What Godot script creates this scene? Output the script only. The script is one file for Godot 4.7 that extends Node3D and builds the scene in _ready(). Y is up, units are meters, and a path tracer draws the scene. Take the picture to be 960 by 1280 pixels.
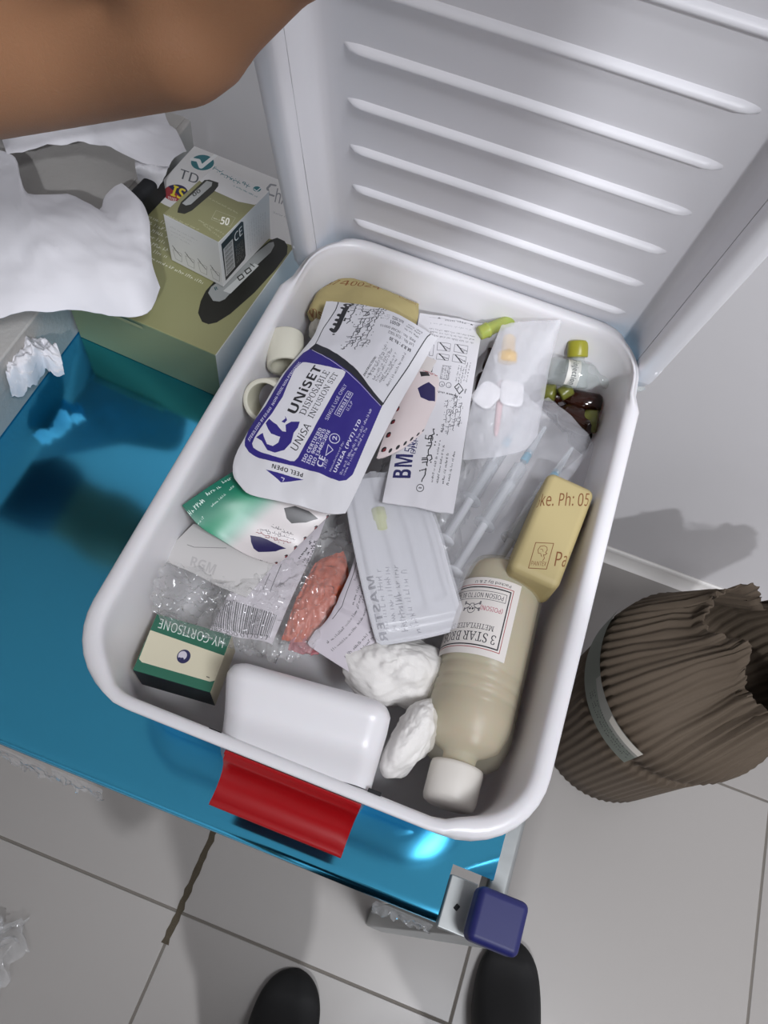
extends Node3D
# A white first-aid storage box, lid open, on a blue film-covered table; y = 0 is the rim of the box, metres.

var used := {}
var M := {}
var FN := FastNoiseLite.new()
var SANS: SystemFont
var BOLD: SystemFont
var SERIF: SystemFont
var UP := Vector3.UP

# ---------------------------------------------------------------- mesh helpers
class Bld:
	var st := SurfaceTool.new()
	func _init() -> void:
		st.begin(Mesh.PRIMITIVE_TRIANGLES)
	func vert(p: Vector3, uv := Vector2.ZERO) -> void:
		st.set_uv(uv)
		st.add_vertex(p)
	func tri(a: Vector3, b: Vector3, c: Vector3, ua := Vector2.ZERO, ub := Vector2.ZERO, uc := Vector2.ZERO) -> void:
		vert(a, ua); vert(b, ub); vert(c, uc)
	func quad(a: Vector3, b: Vector3, c: Vector3, d: Vector3, ua := Vector2(0, 0), ub := Vector2(1, 0), uc := Vector2(1, 1), ud := Vector2(0, 1)) -> void:
		tri(a, b, c, ua, ub, uc)
		tri(a, c, d, ua, uc, ud)
	# f(u, v); u runs right and v down as seen from the front
	func grid(nu: int, nv: int, f: Callable, flip := false) -> void:
		var rows := []
		for i in nv + 1:
			var row := PackedVector3Array()
			for j in nu + 1:
				row.append(f.call(float(j) / nu, float(i) / nv))
			rows.append(row)
		for i in nv:
			for j in nu:
				var u0 := Vector2(float(j) / nu, float(i) / nv)
				var u1 := Vector2(float(j + 1) / nu, float(i + 1) / nv)
				if flip:
					quad(rows[i][j + 1], rows[i][j], rows[i + 1][j], rows[i + 1][j + 1], Vector2(u1.x, u0.y), u0, Vector2(u0.x, u1.y), u1)
				else:
					quad(rows[i][j], rows[i][j + 1], rows[i + 1][j + 1], rows[i + 1][j], u0, Vector2(u1.x, u0.y), u1, Vector2(u0.x, u1.y))
	# a sheet with a top and an underside, closed along its edges
	func slab(nu: int, nv: int, top: Callable, under: Callable) -> void:
		st.set_smooth_group(0)
		grid(nu, nv, top)
		st.set_smooth_group(1)
		grid(nu, nv, under, true)
		st.set_smooth_group(2)
		for j in nu:
			var a := float(j) / nu
			var b := float(j + 1) / nu
			quad(top.call(b, 0.0), top.call(a, 0.0), under.call(a, 0.0), under.call(b, 0.0), Vector2(b, 0), Vector2(a, 0), Vector2(a, 0), Vector2(b, 0))
			quad(top.call(a, 1.0), top.call(b, 1.0), under.call(b, 1.0), under.call(a, 1.0), Vector2(a, 1), Vector2(b, 1), Vector2(b, 1), Vector2(a, 1))
		for i in nv:
			var a := float(i) / nv
			var b := float(i + 1) / nv
			quad(top.call(0.0, a), top.call(0.0, b), under.call(0.0, b), under.call(0.0, a), Vector2(0, a), Vector2(0, b), Vector2(0, b), Vector2(0, a))
			quad(top.call(1.0, b), top.call(1.0, a), under.call(1.0, a), under.call(1.0, b), Vector2(1, b), Vector2(1, a), Vector2(1, a), Vector2(1, b))
		st.set_smooth_group(0)
	# closed loops of equal length, joined one to the next
	func loft(loops: Array, cap0 := false, cap1 := false, flip := false) -> void:
		var m: int = loops[0].size()
		for i in loops.size() - 1:
			for k in m:
				var a: Vector3 = loops[i][k]
				var b: Vector3 = loops[i][(k + 1) % m]
				var c: Vector3 = loops[i + 1][(k + 1) % m]
				var d: Vector3 = loops[i + 1][k]
				var va := float(i) / (loops.size() - 1)
				var vb := float(i + 1) / (loops.size() - 1)
				var k0 := float(k) / m
				var k1 := float(k + 1) / m
				if flip:
					quad(b, a, d, c, Vector2(k1, va), Vector2(k0, va), Vector2(k0, vb), Vector2(k1, vb))
				else:
					quad(a, b, c, d, Vector2(k0, va), Vector2(k1, va), Vector2(k1, vb), Vector2(k0, vb))
		for e in [[cap0, loops[0], flip], [cap1, loops[-1], not flip]]:
			if e[0]:
				var mid := Vector3.ZERO
				for p in e[1]:
					mid += p
				mid /= m
				for k in m:
					if e[2]:
						tri(mid, e[1][k], e[1][(k + 1) % m])
					else:
						tri(mid, e[1][(k + 1) % m], e[1][k])
	# profile of Vector2(radius, along) turned about an axis
	func lathe(at: Vector3, axis: Vector3, profile: Array, sides := 28, cap0 := true, cap1 := true) -> void:
		var y := axis.normalized()
		var x := y.cross(Vector3(0.31, 0.2, 0.93)).normalized()
		var z := x.cross(y)
		var loops := []
		for p in profile:
			var loop := PackedVector3Array()
			for k in sides:
				var a := TAU * k / sides
				loop.append(at + y * p.y + (x * cos(a) + z * sin(a)) * p.x)
			loops.append(loop)
		loft(loops, cap0, cap1, false)
	# tube through points
	func tube(pts: PackedVector3Array, radii: Array, sides := 10, squash := 1.0) -> void:
		var loops := []
		var side := Vector3.ZERO
		for i in pts.size():
			var t := (pts[mini(i + 1, pts.size() - 1)] - pts[maxi(i - 1, 0)]).normalized()
			if side == Vector3.ZERO:
				side = t.cross(Vector3(0.05, 1, 0.02)).normalized()
				if side.length() < 0.5:
					side = t.cross(Vector3.RIGHT).normalized()
			side = (side - t * side.dot(t)).normalized()
			var other := side.cross(t)
			var r: float = radii[mini(i, radii.size() - 1)]
			var loop := PackedVector3Array()
			for k in sides:
				var a := TAU * k / sides
				loop.append(pts[i] + (side * cos(a) + other * sin(a) * squash) * r)
			loops.append(loop)
		loft(loops, true, true, true)
	func done() -> ArrayMesh:
		st.generate_normals()
		st.index()
		return st.commit()

# ---------------------------------------------------------------- flat print
class Pr:
	var im: Image
	func _init(w: int, h: int, c: Color) -> void:
		im = Image.create(w, h, false, Image.FORMAT_RGB8)
		im.fill(c)
	func tri(a: Vector2, b: Vector2, c: Vector2, col: Color) -> void:
		var y0 := maxi(0, int(floor(minf(a.y, minf(b.y, c.y)))))
		var y1 := mini(im.get_height() - 1, int(ceil(maxf(a.y, maxf(b.y, c.y)))))
		for y in range(y0, y1 + 1):
			var yc := y + 0.5
			var lo := 1e9
			var hi := -1e9
			for e in [[a, b], [b, c], [c, a]]:
				var p: Vector2 = e[0]
				var q: Vector2 = e[1]
				if (p.y <= yc) != (q.y <= yc):
					var x := p.x + (q.x - p.x) * (yc - p.y) / (q.y - p.y)
					lo = minf(lo, x)
					hi = maxf(hi, x)
			var i0 := int(floor(lo + 0.5)) if hi > -1e8 else 1
			var i1 := int(floor(hi + 0.5)) if hi > -1e8 else 0
			if i1 > i0:
				im.fill_rect(Rect2i(i0, y, i1 - i0, 1), col)
	func poly(pts: Array, col: Color) -> void:
		var p := PackedVector2Array(pts)
		var ix := Geometry2D.triangulate_polygon(p)
		for k in range(0, ix.size(), 3):
			tri(p[ix[k]], p[ix[k + 1]], p[ix[k + 2]], col)
	func line(a: Vector2, b: Vector2, w: float, col: Color) -> void:
		var n := (b - a).orthogonal().normalized() * w * 0.5
		tri(a + n, b + n, b - n, col)
		tri(a + n, b - n, a - n, col)
	func stroke(pts: Array, w: float, col: Color, shut := false) -> void:
		for i in pts.size() - (0 if shut else 1):
			line(pts[i], pts[(i + 1) % pts.size()], w, col)
		if w > 3.0:
			for p in pts:
				disc(p, w * 0.5, col, 8)
	func disc(c: Vector2, r: float, col: Color, n := 20) -> void:
		for k in n:
			tri(c, c + Vector2.from_angle(TAU * k / n) * r, c + Vector2.from_angle(TAU * (k + 1) / n) * r, col)
	func ring(c: Vector2, r: float, w: float, col: Color) -> void:
		var p := []
		for k in 25:
			p.append(c + Vector2.from_angle(TAU * k / 24.0) * r)
		for k in 24:
			line(p[k], p[k + 1], w, col)
	# lettering: corners of the text's own box (bottom left, bottom right, top left)
	func text(s: String, box: Array, col: Color, font: Font) -> void:
		var tm := TextMesh.new()
		tm.text = s
		tm.font = font
		tm.font_size = 48
		tm.pixel_size = 0.02
		tm.depth = 0.0
		tm.curve_step = 2.0
		var ar := tm.get_mesh_arrays()
		var v: PackedVector3Array = ar[Mesh.ARRAY_VERTEX]
		var ix: PackedInt32Array = ar[Mesh.ARRAY_INDEX] if ar[Mesh.ARRAY_INDEX] != null else PackedInt32Array(range(v.size()))
		if v.is_empty():
			return
		var lo := Vector2(1e9, 1e9)
		var hi := -lo
		for p in v:
			lo = lo.min(Vector2(p.x, p.y))
			hi = hi.max(Vector2(p.x, p.y))
		var q := PackedVector2Array()
		for p in v:
			q.append(box[0] + (box[1] - box[0]) * (p.x - lo.x) / (hi.x - lo.x) + (box[2] - box[0]) * (p.y - lo.y) / (hi.y - lo.y))
		for k in range(0, ix.size(), 3):
			tri(q[ix[k]], q[ix[k + 1]], q[ix[k + 2]], col)
	# small print too fine to read: short uneven marks in words along a line from a to b
	func fine(a: Vector2, b: Vector2, h: float, col: Color, n: int, w := 1.6) -> void:
		var g := RandomNumberGenerator.new()
		g.seed = n + 11
		var len := a.distance_to(b)
		var t := (b - a) / len
		var up := Vector2(t.y, -t.x)
		var x := 0.0
		while x < len:
			for k in g.randi_range(2, 7):
				if x >= len:
					break
				var p := a + t * x
				var hh := h * (0.62 if g.randf() < 0.65 else 1.0)
				line(p, p + up * hh, w, col)
				if g.randf() < 0.6:
					line(p + up * hh * g.randf(), p + t * h * 0.45 + up * hh * g.randf(), w, col)
				x += h * g.randf_range(0.42, 0.7)
			x += h * 0.6
	# a line of cursive script from a to b: joined bowls, teeth and dots
	func script(a: Vector2, b: Vector2, h: float, w: float, col: Color, n: int) -> void:
		var g := RandomNumberGenerator.new()
		g.seed = n + 5
		var len := a.distance_to(b)
		var t := (b - a) / len
		var up := Vector2(t.y, -t.x)
		var x := 0.0
		while x < len - h * 0.4:
			var word := minf(h * g.randf_range(1.2, 3.0), len - x)
			var y0 := h * g.randf_range(-0.1, 0.35)
			var pts := []
			var k := 0.0
			while k < word:
				pts.append(a + t * (x + k) + up * (y0 + h * g.randf_range(-0.12, 0.16)))
				k += h * g.randf_range(0.16, 0.3)
				if g.randf() < 0.3:
					var p := a + t * (x + k) + up * y0
					line(p, p + up * h * g.randf_range(0.3, 0.6) - t * h * 0.15, w, col)
			var e := a + t * (x + word) + up * y0
			pts.append(e)
			if g.randf() < 0.55:
				pts.append(e + t * h * 0.12 - up * h * 0.3)
				pts.append(e - t * h * 0.25 - up * h * 0.45)
				pts.append(e - t * h * 0.5 - up * h * 0.25)
			stroke(pts, w, col)
			for d in g.randi_range(1, 3):
				disc(a + t * (x + g.randf() * word) + up * (y0 + h * (0.55 if g.randf() < 0.5 else -0.4)), w * 0.75, col, 6)
			x += word + h * 0.3
	func fill_dark(r: Rect2i, col: Color) -> void:
		im.fill_rect(r, col)
	func tex() -> ImageTexture:
		return ImageTexture.create_from_image(im)

# ---------------------------------------------------------------- objects
func numbered(called: String) -> String:
	if not used.has(called):
		used[called] = 0
		return called
	used[called] += 1
	return "%s_%03d" % [called, used[called]]

func tag(o: Node3D, label := "", category := "", group := "", kind := "") -> Node3D:
	if label: o.set_meta("label", label)
	if category: o.set_meta("category", category)
	if group: o.set_meta("group", group)
	if kind: o.set_meta("kind", kind)
	return o

func thing(called: String, label: String, category: String, at: Vector3, group := "") -> Node3D:
	var o := Node3D.new()
	o.name = numbered(called)
	add_child(o, true)
	o.position = at
	return tag(o, label, category, group)

func world_origin(n: Node) -> Vector3:
	var p := Vector3.ZERO
	while n != self:
		p += n.position
		n = n.get_parent()
	return p

# a mesh in world coordinates as a named part of a thing, or as a thing of its own
func obj(called: String, mesh: Mesh, mat: Material, parent: Node3D = null) -> MeshInstance3D:
	var o := MeshInstance3D.new()
	o.mesh = mesh
	if mat: o.material_override = mat
	if parent == null:
		o.name = numbered(called)
		add_child(o, true)
	else:
		o.name = called
		parent.add_child(o, true)
		o.position = -world_origin(parent)
	return o

func struct(called: String, mesh: Mesh, mat: Material, parent: Node3D = null) -> MeshInstance3D:
	var o := obj(called, mesh, mat, parent)
	if parent == null: o.set_meta("kind", "structure")
	return o

func mat(c: Color, rough := 0.6, metal := 0.0, extra := {}) -> StandardMaterial3D:
	var m := StandardMaterial3D.new()
	m.albedo_color = c
	m.roughness = rough
	m.metallic = metal
	if c.a < 1.0: m.transparency = BaseMaterial3D.TRANSPARENCY_ALPHA
	m.cull_mode = BaseMaterial3D.CULL_DISABLED
	for k in extra: m.set(k, extra[k])
	return m

func printed(p: Pr, rough := 0.5) -> StandardMaterial3D:
	return mat(Color.WHITE, rough, 0.0, {"albedo_texture": p.tex(), "texture_repeat": false})

func noise_tex(freq: float, normal := false, strength := 4.0, size := 256, sd := 1) -> NoiseTexture2D:
	var n := FastNoiseLite.new()
	n.seed = sd
	n.frequency = freq
	n.fractal_octaves = 3
	var t := NoiseTexture2D.new()
	t.width = size
	t.height = size
	t.seamless = true
	t.noise = n
	t.as_normal_map = normal
	t.bump_strength = strength
	return t

func bumped(m: StandardMaterial3D, scale: float, freq := 0.02, depth := 0.5, sd := 1) -> StandardMaterial3D:
	m.normal_enabled = true
	m.normal_texture = noise_tex(freq, true, 6.0, 256, sd)
	m.normal_scale = depth
	m.uv1_triplanar = true
	m.uv1_world_triplanar = true
	m.uv1_scale = Vector3.ONE * scale
	return m

func hexc(s: String, a := 1.0) -> Color:
	var c := Color.html(s)
	c.a = a
	return c

# rounded box; frame t, size s; per = materials of +x -x +y -y +z -z faces, or one surface
func rbox(s: Vector3, r: float, n := 3, per := false, t := Transform3D()) -> ArrayMesh:
	var out := ArrayMesh.new()
	var st := SurfaceTool.new()
	var h := s * 0.5
	var core := h - Vector3.ONE * r
	var faces := [[Vector3.RIGHT, Vector3.FORWARD, Vector3.UP], [Vector3.LEFT, Vector3.BACK, Vector3.UP], [Vector3.UP, Vector3.RIGHT, Vector3.FORWARD], [Vector3.DOWN, Vector3.RIGHT, Vector3.BACK], [Vector3.BACK, Vector3.RIGHT, Vector3.UP], [Vector3.FORWARD, Vector3.LEFT, Vector3.UP]]
	var ks := PackedFloat32Array()
	for i in n + 1: ks.append(-1.0 + 0.0 * i)
	var first := true
	for f in faces:
		if per or first:
			st.begin(Mesh.PRIMITIVE_TRIANGLES)
			first = false
		var nn: Vector3 = f[0]
		var ux: Vector3 = f[1]
		var uy: Vector3 = f[2]
		var hx := absf(h.dot(ux.abs()))
		var hy := absf(h.dot(uy.abs()))
		var cx := PackedFloat32Array()
		var cy := PackedFloat32Array()
		for i in n + 1:
			cx.append(-hx + r * i / n); cy.append(-hy + r * i / n)
		for i in n + 1:
			cx.append(hx - r + r * i / n); cy.append(hy - r + r * i / n)
		var P := []
		for i in cy.size():
			var row := []
			for j in cx.size():
				var p := nn * absf(h.dot(nn.abs())) + ux * cx[j] - uy * cy[i]
				var c := p.clamp(-core, core)
				var d := (p - c)
				d = d.normalized() if d.length() > 1e-9 else nn
				row.append([t * (c + d * r), (t.basis * d).normalized(), Vector2((cx[j] + hx) / (2 * hx), (cy[i] + hy) / (2 * hy))])
			P.append(row)
		for i in cy.size() - 1:
			for j in cx.size() - 1:
				for q in [P[i][j], P[i][j + 1], P[i + 1][j + 1], P[i][j], P[i + 1][j + 1], P[i + 1][j]]:
					st.set_normal(q[1]); st.set_uv(q[2]); st.add_vertex(q[0])
		if per:
			st.commit(out)
	if not per:
		st.commit(out)
	return out

func frame(at: Vector3, xdir: Vector3, up := Vector3.UP) -> Transform3D:
	var y := up.normalized()
	var x := (xdir - y * xdir.dot(y)).normalized()
	return Transform3D(Basis(x, y, x.cross(y)), at)

func along(p: PackedVector3Array, t: float) -> Vector3:
	var total := 0.0
	for i in p.size() - 1: total += p[i].distance_to(p[i + 1])
	var d := clampf(t, 0, 1) * total
	for i in p.size() - 1:
		var l := p[i].distance_to(p[i + 1])
		if d <= l or i == p.size() - 2:
			var w := clampf(d / maxf(l, 1e-9), 0, 1)
			var a := p[maxi(i - 1, 0)]
			var b := p[mini(i + 2, p.size() - 1)]
			return p[i].cubic_interpolate(p[i + 1], a, b, w) if p.size() > 2 else p[i].lerp(p[i + 1], w)
		d -= l
	return p[-1]

# patch between four edges: T and B run left to right, L and R run from T to B
func coons(T: PackedVector3Array, R: PackedVector3Array, B: PackedVector3Array, L: PackedVector3Array) -> Callable:
	var tl := T[0]
	var tr := T[-1]
	var bl := B[0]
	var br := B[-1]
	return func(u: float, v: float) -> Vector3:
		return along(T, u) * (1 - v) + along(B, u) * v + along(L, v) * (1 - u) + along(R, v) * u - (tl * (1 - u) * (1 - v) + tr * u * (1 - v) + bl * (1 - u) * v + br * u * v)

func hump(u: float, v: float, e := 4.0) -> float:
	return (1 - pow(absf(2 * u - 1), e)) * (1 - pow(absf(2 * v - 1), e))

# sheet on a patch: lift(u, v) raises the top, thick is its thickness
func sheet(f: Callable, lift: Callable, thick: float, nu := 20, nv := 24) -> ArrayMesh:
	var b := Bld.new()
	var top := func(u: float, v: float) -> Vector3: return f.call(u, v) + UP * lift.call(u, v)
	b.slab(nu, nv, top, func(u: float, v: float) -> Vector3: return top.call(u, v) - UP * thick)
	return b.done()

# pouch on a patch: swells by up() above and dn() below, closed at its edge
func pouch(f: Callable, up: Callable, dn: Callable, nu := 22, nv := 26) -> ArrayMesh:
	var b := Bld.new()
	b.slab(nu, nv, func(u: float, v: float) -> Vector3: return f.call(u, v) + UP * up.call(u, v), func(u: float, v: float) -> Vector3: return f.call(u, v) - UP * (dn.call(u, v) + 0.0004))
	return b.done()

func crumple(p: Vector3, amp: float, freq: float) -> Vector3:
	var q := p * freq
	return Vector3(FN.get_noise_3dv(q), FN.get_noise_3dv(q + Vector3(31, 7, 3)), FN.get_noise_3dv(q + Vector3(5, 57, 13))) * amp

func ring_of(hx: float, hz: float, r: float, y: float, n := 8) -> PackedVector3Array:
	var p := PackedVector3Array()
	for c in [[1, 1, 0], [-1, 1, 1], [-1, -1, 2], [1, -1, 3]]:
		for k in n + 1:
			var a: float = (c[2] + float(k) / n) * PI / 2
			p.append(Vector3(c[0] * (hx - r) + r * cos(a), y, c[1] * (hz - r) + r * sin(a)))
	return p

func box_mesh(lo: Vector3, hi: Vector3, bevel := 0.002) -> ArrayMesh:
	return rbox(hi - lo, bevel, 2, false, Transform3D(Basis(), (lo + hi) * 0.5))

# ---------------------------------------------------------------- the scene
func _ready() -> void:
	FN.seed = 4
	FN.frequency = 1.0
	SANS = SystemFont.new(); SANS.font_names = PackedStringArray(["Droid Sans"])
	BOLD = SystemFont.new(); BOLD.font_names = PackedStringArray(["Droid Sans"]); BOLD.font_weight = 700
	SERIF = SystemFont.new(); SERIF.font_names = PackedStringArray(["Droid Serif"])
	camera_and_light()
	materials()
	room()
	table()
	storage_box()
	people()
	cartons()
	papers()
	bin()
	contents()

func camera_and_light() -> void:
	var cam := Camera3D.new()
	cam.name = "camera"
	cam.transform = Transform3D(Basis(Vector3(0.93512, 0.10586, -0.33815), Vector3(-0.34764, 0.46421, -0.81604), Vector3(0.07059, 0.87938, 0.47017)).orthonormalized(), Vector3(0.0342, 0.4623, 0.2769))
	cam.fov = 67.28
	cam.near = 0.01
	add_child(cam)
	cam.current = true
	var e := Environment.new()
	e.background_mode = Environment.BG_COLOR
	e.background_color = Color(0.55, 0.6, 0.68)
	e.ambient_light_source = Environment.AMBIENT_SOURCE_DISABLED
	e.tonemap_mode = Environment.TONE_MAPPER_LINEAR
	e.tonemap_exposure = 1.06
	e.sdfgi_enabled = true
	e.ssao_enabled = true
	e.ssil_enabled = true
	var we := WorldEnvironment.new()
	we.name = "world_environment"
	we.environment = e
	add_child(we)
	# two ceiling panels behind the photographer
	for d in [[Vector3(0.85, 1.84, 0.8), Vector2(0.5, 0.5), 3.2], [Vector3(0.8, 1.84, 2.0), Vector2(0.09, 0.09), 5.5]]:
		var l := AreaLight3D.new()
		l.name = "ceiling_panel_light"
		l.area_size = d[1]
		l.light_energy = d[2]
		l.light_color = Color(0.965, 0.975, 1.0)
		l.shadow_enabled = true
		l.set("area_range", 12.0)
		l.set("area_attenuation", 2.0)
		add_child(l, true)
		l.position = d[0] - Vector3(0, 0.02, 0)
		l.rotation = Vector3(-PI / 2, 0, 0)
		var t := thing("ceiling_lamp", "flat white ceiling lamp panel glowing above the table" if d[1].x > 0.4 else "small square ceiling lamp glowing farther back in the room", "ceiling lamp", d[0])
		var w: Vector2 = d[1]
		obj("lamp_frame", box_mesh(d[0] + Vector3(-w.x / 2 - 0.02, 0.0, -w.y / 2 - 0.02), d[0] + Vector3(w.x / 2 + 0.02, 0.03, w.y / 2 + 0.02)), mat(hexc("d8d8d8"), 0.5), t)
		obj("lamp_diffuser", box_mesh(d[0] + Vector3(-w.x / 2, -0.008, -w.y / 2), d[0] + Vector3(w.x / 2, 0.004, w.y / 2)), mat(hexc("f4f4f4"), 0.6, 0.0, {"emission_enabled": true, "emission": Color(0.965, 0.975, 1.0), "emission_energy_multiplier": 0.8}), t)

func materials() -> void:
	M.white_plastic = mat(hexc("e6e4e6"), 0.32, 0.0, {"subsurf_scatter_enabled": true, "subsurf_scatter_strength": 0.04})
	M.lid_plastic = mat(hexc("e4e3e6"), 0.4)
	M.red_plastic = mat(hexc("a0060f"), 0.32)
	M.wall = bumped(mat(hexc("d0cecf"), 0.7), 3.0, 0.01, 0.03)
	M.ceiling = mat(hexc("eeeeec"), 0.9)
	M.grout = mat(hexc("6f6a63"), 0.9)
	M.grout_stain = bumped(mat(hexc("4a4234"), 0.9), 30.0, 0.05, 0.8)
	M.tiles = []
	for k in 3:
		M.tiles.append(bumped(mat([hexc("a09c98"), hexc("9d9995"), hexc("a39f9b")][k], 0.3), 2.0, 0.01, 0.02, k))
	var film := mat(hexc("55c2ee"), 0.12, 1.0)
	M.blue_film = bumped(film, 2.0, 0.006, 0.03, 3)
	M.steel = bumped(mat(hexc("a2a5a4"), 0.4, 0.7), 10.0, 0.01, 0.05)
	M.navy = mat(hexc("1d2160"), 0.5)
	M.black = mat(hexc("141414"), 0.55)
	M.dark = mat(hexc("101216"), 0.7)
	M.paper = mat(hexc("d3d2d6"), 0.75, 0.0, {"backlight_enabled": true, "backlight": Color(0.12, 0.12, 0.12)})
	M.carton = bumped(mat(hexc("a9a6a2"), 0.75), 20.0, 0.03, 0.2)
	M.cream = mat(hexc("dcd9c8"), 0.6)
	M.cotton = bumped(mat(hexc("f1eeea"), 1.0, 0.0, {"rim_enabled": true, "rim": 0.6}), 70.0, 0.05, 0.5)
	M.film = mat(Color(0.95, 0.96, 0.97, 0.14), 0.12)
	M.haze_film = mat(Color(0.96, 0.96, 0.98, 0.16), 0.28)
	M.blister = mat(Color(0.97, 0.97, 0.99, 0.2), 0.26)
	M.glass = mat(Color(0.8, 0.84, 0.83, 0.22), 0.04)
	M.brown_glass = mat(Color(0.16, 0.07, 0.04, 1.0), 0.08)
	M.clear_plastic = mat(Color(0.9, 0.93, 0.95, 0.3), 0.2)
	M.grey_film = mat(Color(0.86, 0.86, 0.86, 0.5), 0.2)
	M.bag_film = mat(Color(0.96, 0.96, 0.96, 0.12), 0.16)
	M.soft_film = mat(Color(0.96, 0.96, 0.98, 0.29), 0.35)
	M.bottle = mat(Color(0.80, 0.77, 0.67, 0.26), 0.3)
	M.liquid = mat(hexc("cec3ac"), 0.4, 0.0, {"subsurf_scatter_enabled": true, "subsurf_scatter_strength": 0.4})
	M.skin = bumped(mat(hexc("8e6547"), 0.65, 0.0, {"subsurf_scatter_enabled": true, "subsurf_scatter_strength": 0.12}), 60.0, 0.04, 0.35, 9)

func room() -> void:
	var x0 := -2.2
	var x1 := 2.4
	var z0 := -0.54
	var z1 := 3.2
	var y0 := -0.9
	var y1 := 1.85
	# floor: a bed of grout and tiles standing a little proud of it
	var fl := struct("floor", box_mesh(Vector3(x0 - 0.1, y0 - 0.1, z0 - 0.1), Vector3(x1 + 0.1, y0 - 0.0012, z1 + 0.1), 0.001), M.grout)
	var gx := 0.443
	var gz := 0.503
	for i in range(-5, 6):
		for k in range(-1, 6):
			var a := Vector3(maxf(x0, -0.131 + gx * i + 0.002), y0 - 0.012, maxf(z0, 0.328 - gz + gz * (k - 0) + 0.002 - gz))
			var b := Vector3(minf(x1, -0.131 + gx * (i + 1) - 0.002), y0, minf(z1, 0.328 - gz + gz * k - 0.002))
			if b.x - a.x > 0.03 and b.z - a.z > 0.03:
				struct("tile", box_mesh(a, b, 0.0012), M.tiles[posmod(i * 7 + k * 5, 3)], fl)
	var stain := Bld.new()
	var g := RandomNumberGenerator.new()
	g.seed = 3
	var edge := func(x: float, z0s: float, z1s: float, w: float) -> void:
		var n := 26
		var ws := []
		for i in n + 1: ws.append([w * g.randf_range(0.6, 1.1), w * g.randf_range(0.6, 1.1)])
		for i in n:
			var za := lerpf(z0s, z1s, float(i) / n)
			var zb := lerpf(z0s, z1s, float(i + 1) / n)
			stain.quad(Vector3(x - ws[i + 1][0], y0 + 0.0006, zb) if false else Vector3(x - ws[i][0], y0 + 0.0006, za), Vector3(x + ws[i][1], y0 + 0.0006, za), Vector3(x + ws[i + 1][1], y0 + 0.0006, zb), Vector3(x - ws[i + 1][0], y0 + 0.0006, zb))
	edge.call(-0.131, 0.15, 0.374, 0.006)
	obj("grout_stain", stain.done(), M.grout_stain, fl)
	struct("wall_back", box_mesh(Vector3(x0 - 0.1, y0, z0 - 0.12), Vector3(x1 + 0.1, y1, z0), 0.001), M.wall)
	struct("wall_front", box_mesh(Vector3(x0 - 0.1, y0, z1), Vector3(x1 + 0.1, y1, z1 + 0.12), 0.001), M.wall)
	struct("wall_left", box_mesh(Vector3(x0 - 0.12, y0, z0), Vector3(x0, y1, z1), 0.001), M.wall)
	struct("wall_right", box_mesh(Vector3(x1, y0, z0), Vector3(x1 + 0.12, y1, z1), 0.001), M.wall)
	struct("ceiling", box_mesh(Vector3(x0 - 0.12, y1, z0 - 0.12), Vector3(x1 + 0.12, y1 + 0.1, z1 + 0.12), 0.001), M.ceiling)
	var b := Bld.new()
	var loops := []
	for xx in [x0, x1]:
		var loop := PackedVector3Array([Vector3(xx, y0, z0), Vector3(xx, y0 + 0.03, z0), Vector3(xx, y0 + 0.03, z0 + 0.004)])
		for k in 7:
			var t := k / 6.0 * PI / 2
			loop.append(Vector3(xx, y0 + 0.026 * (1 - sin(t)), z0 + 0.006 + 0.016 * (1 - cos(t))))
		loops.append(loop)
	b.loft(loops, true, true)
	struct("baseboard_back", b.done(), mat(hexc("e6e3df"), 0.5))

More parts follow.
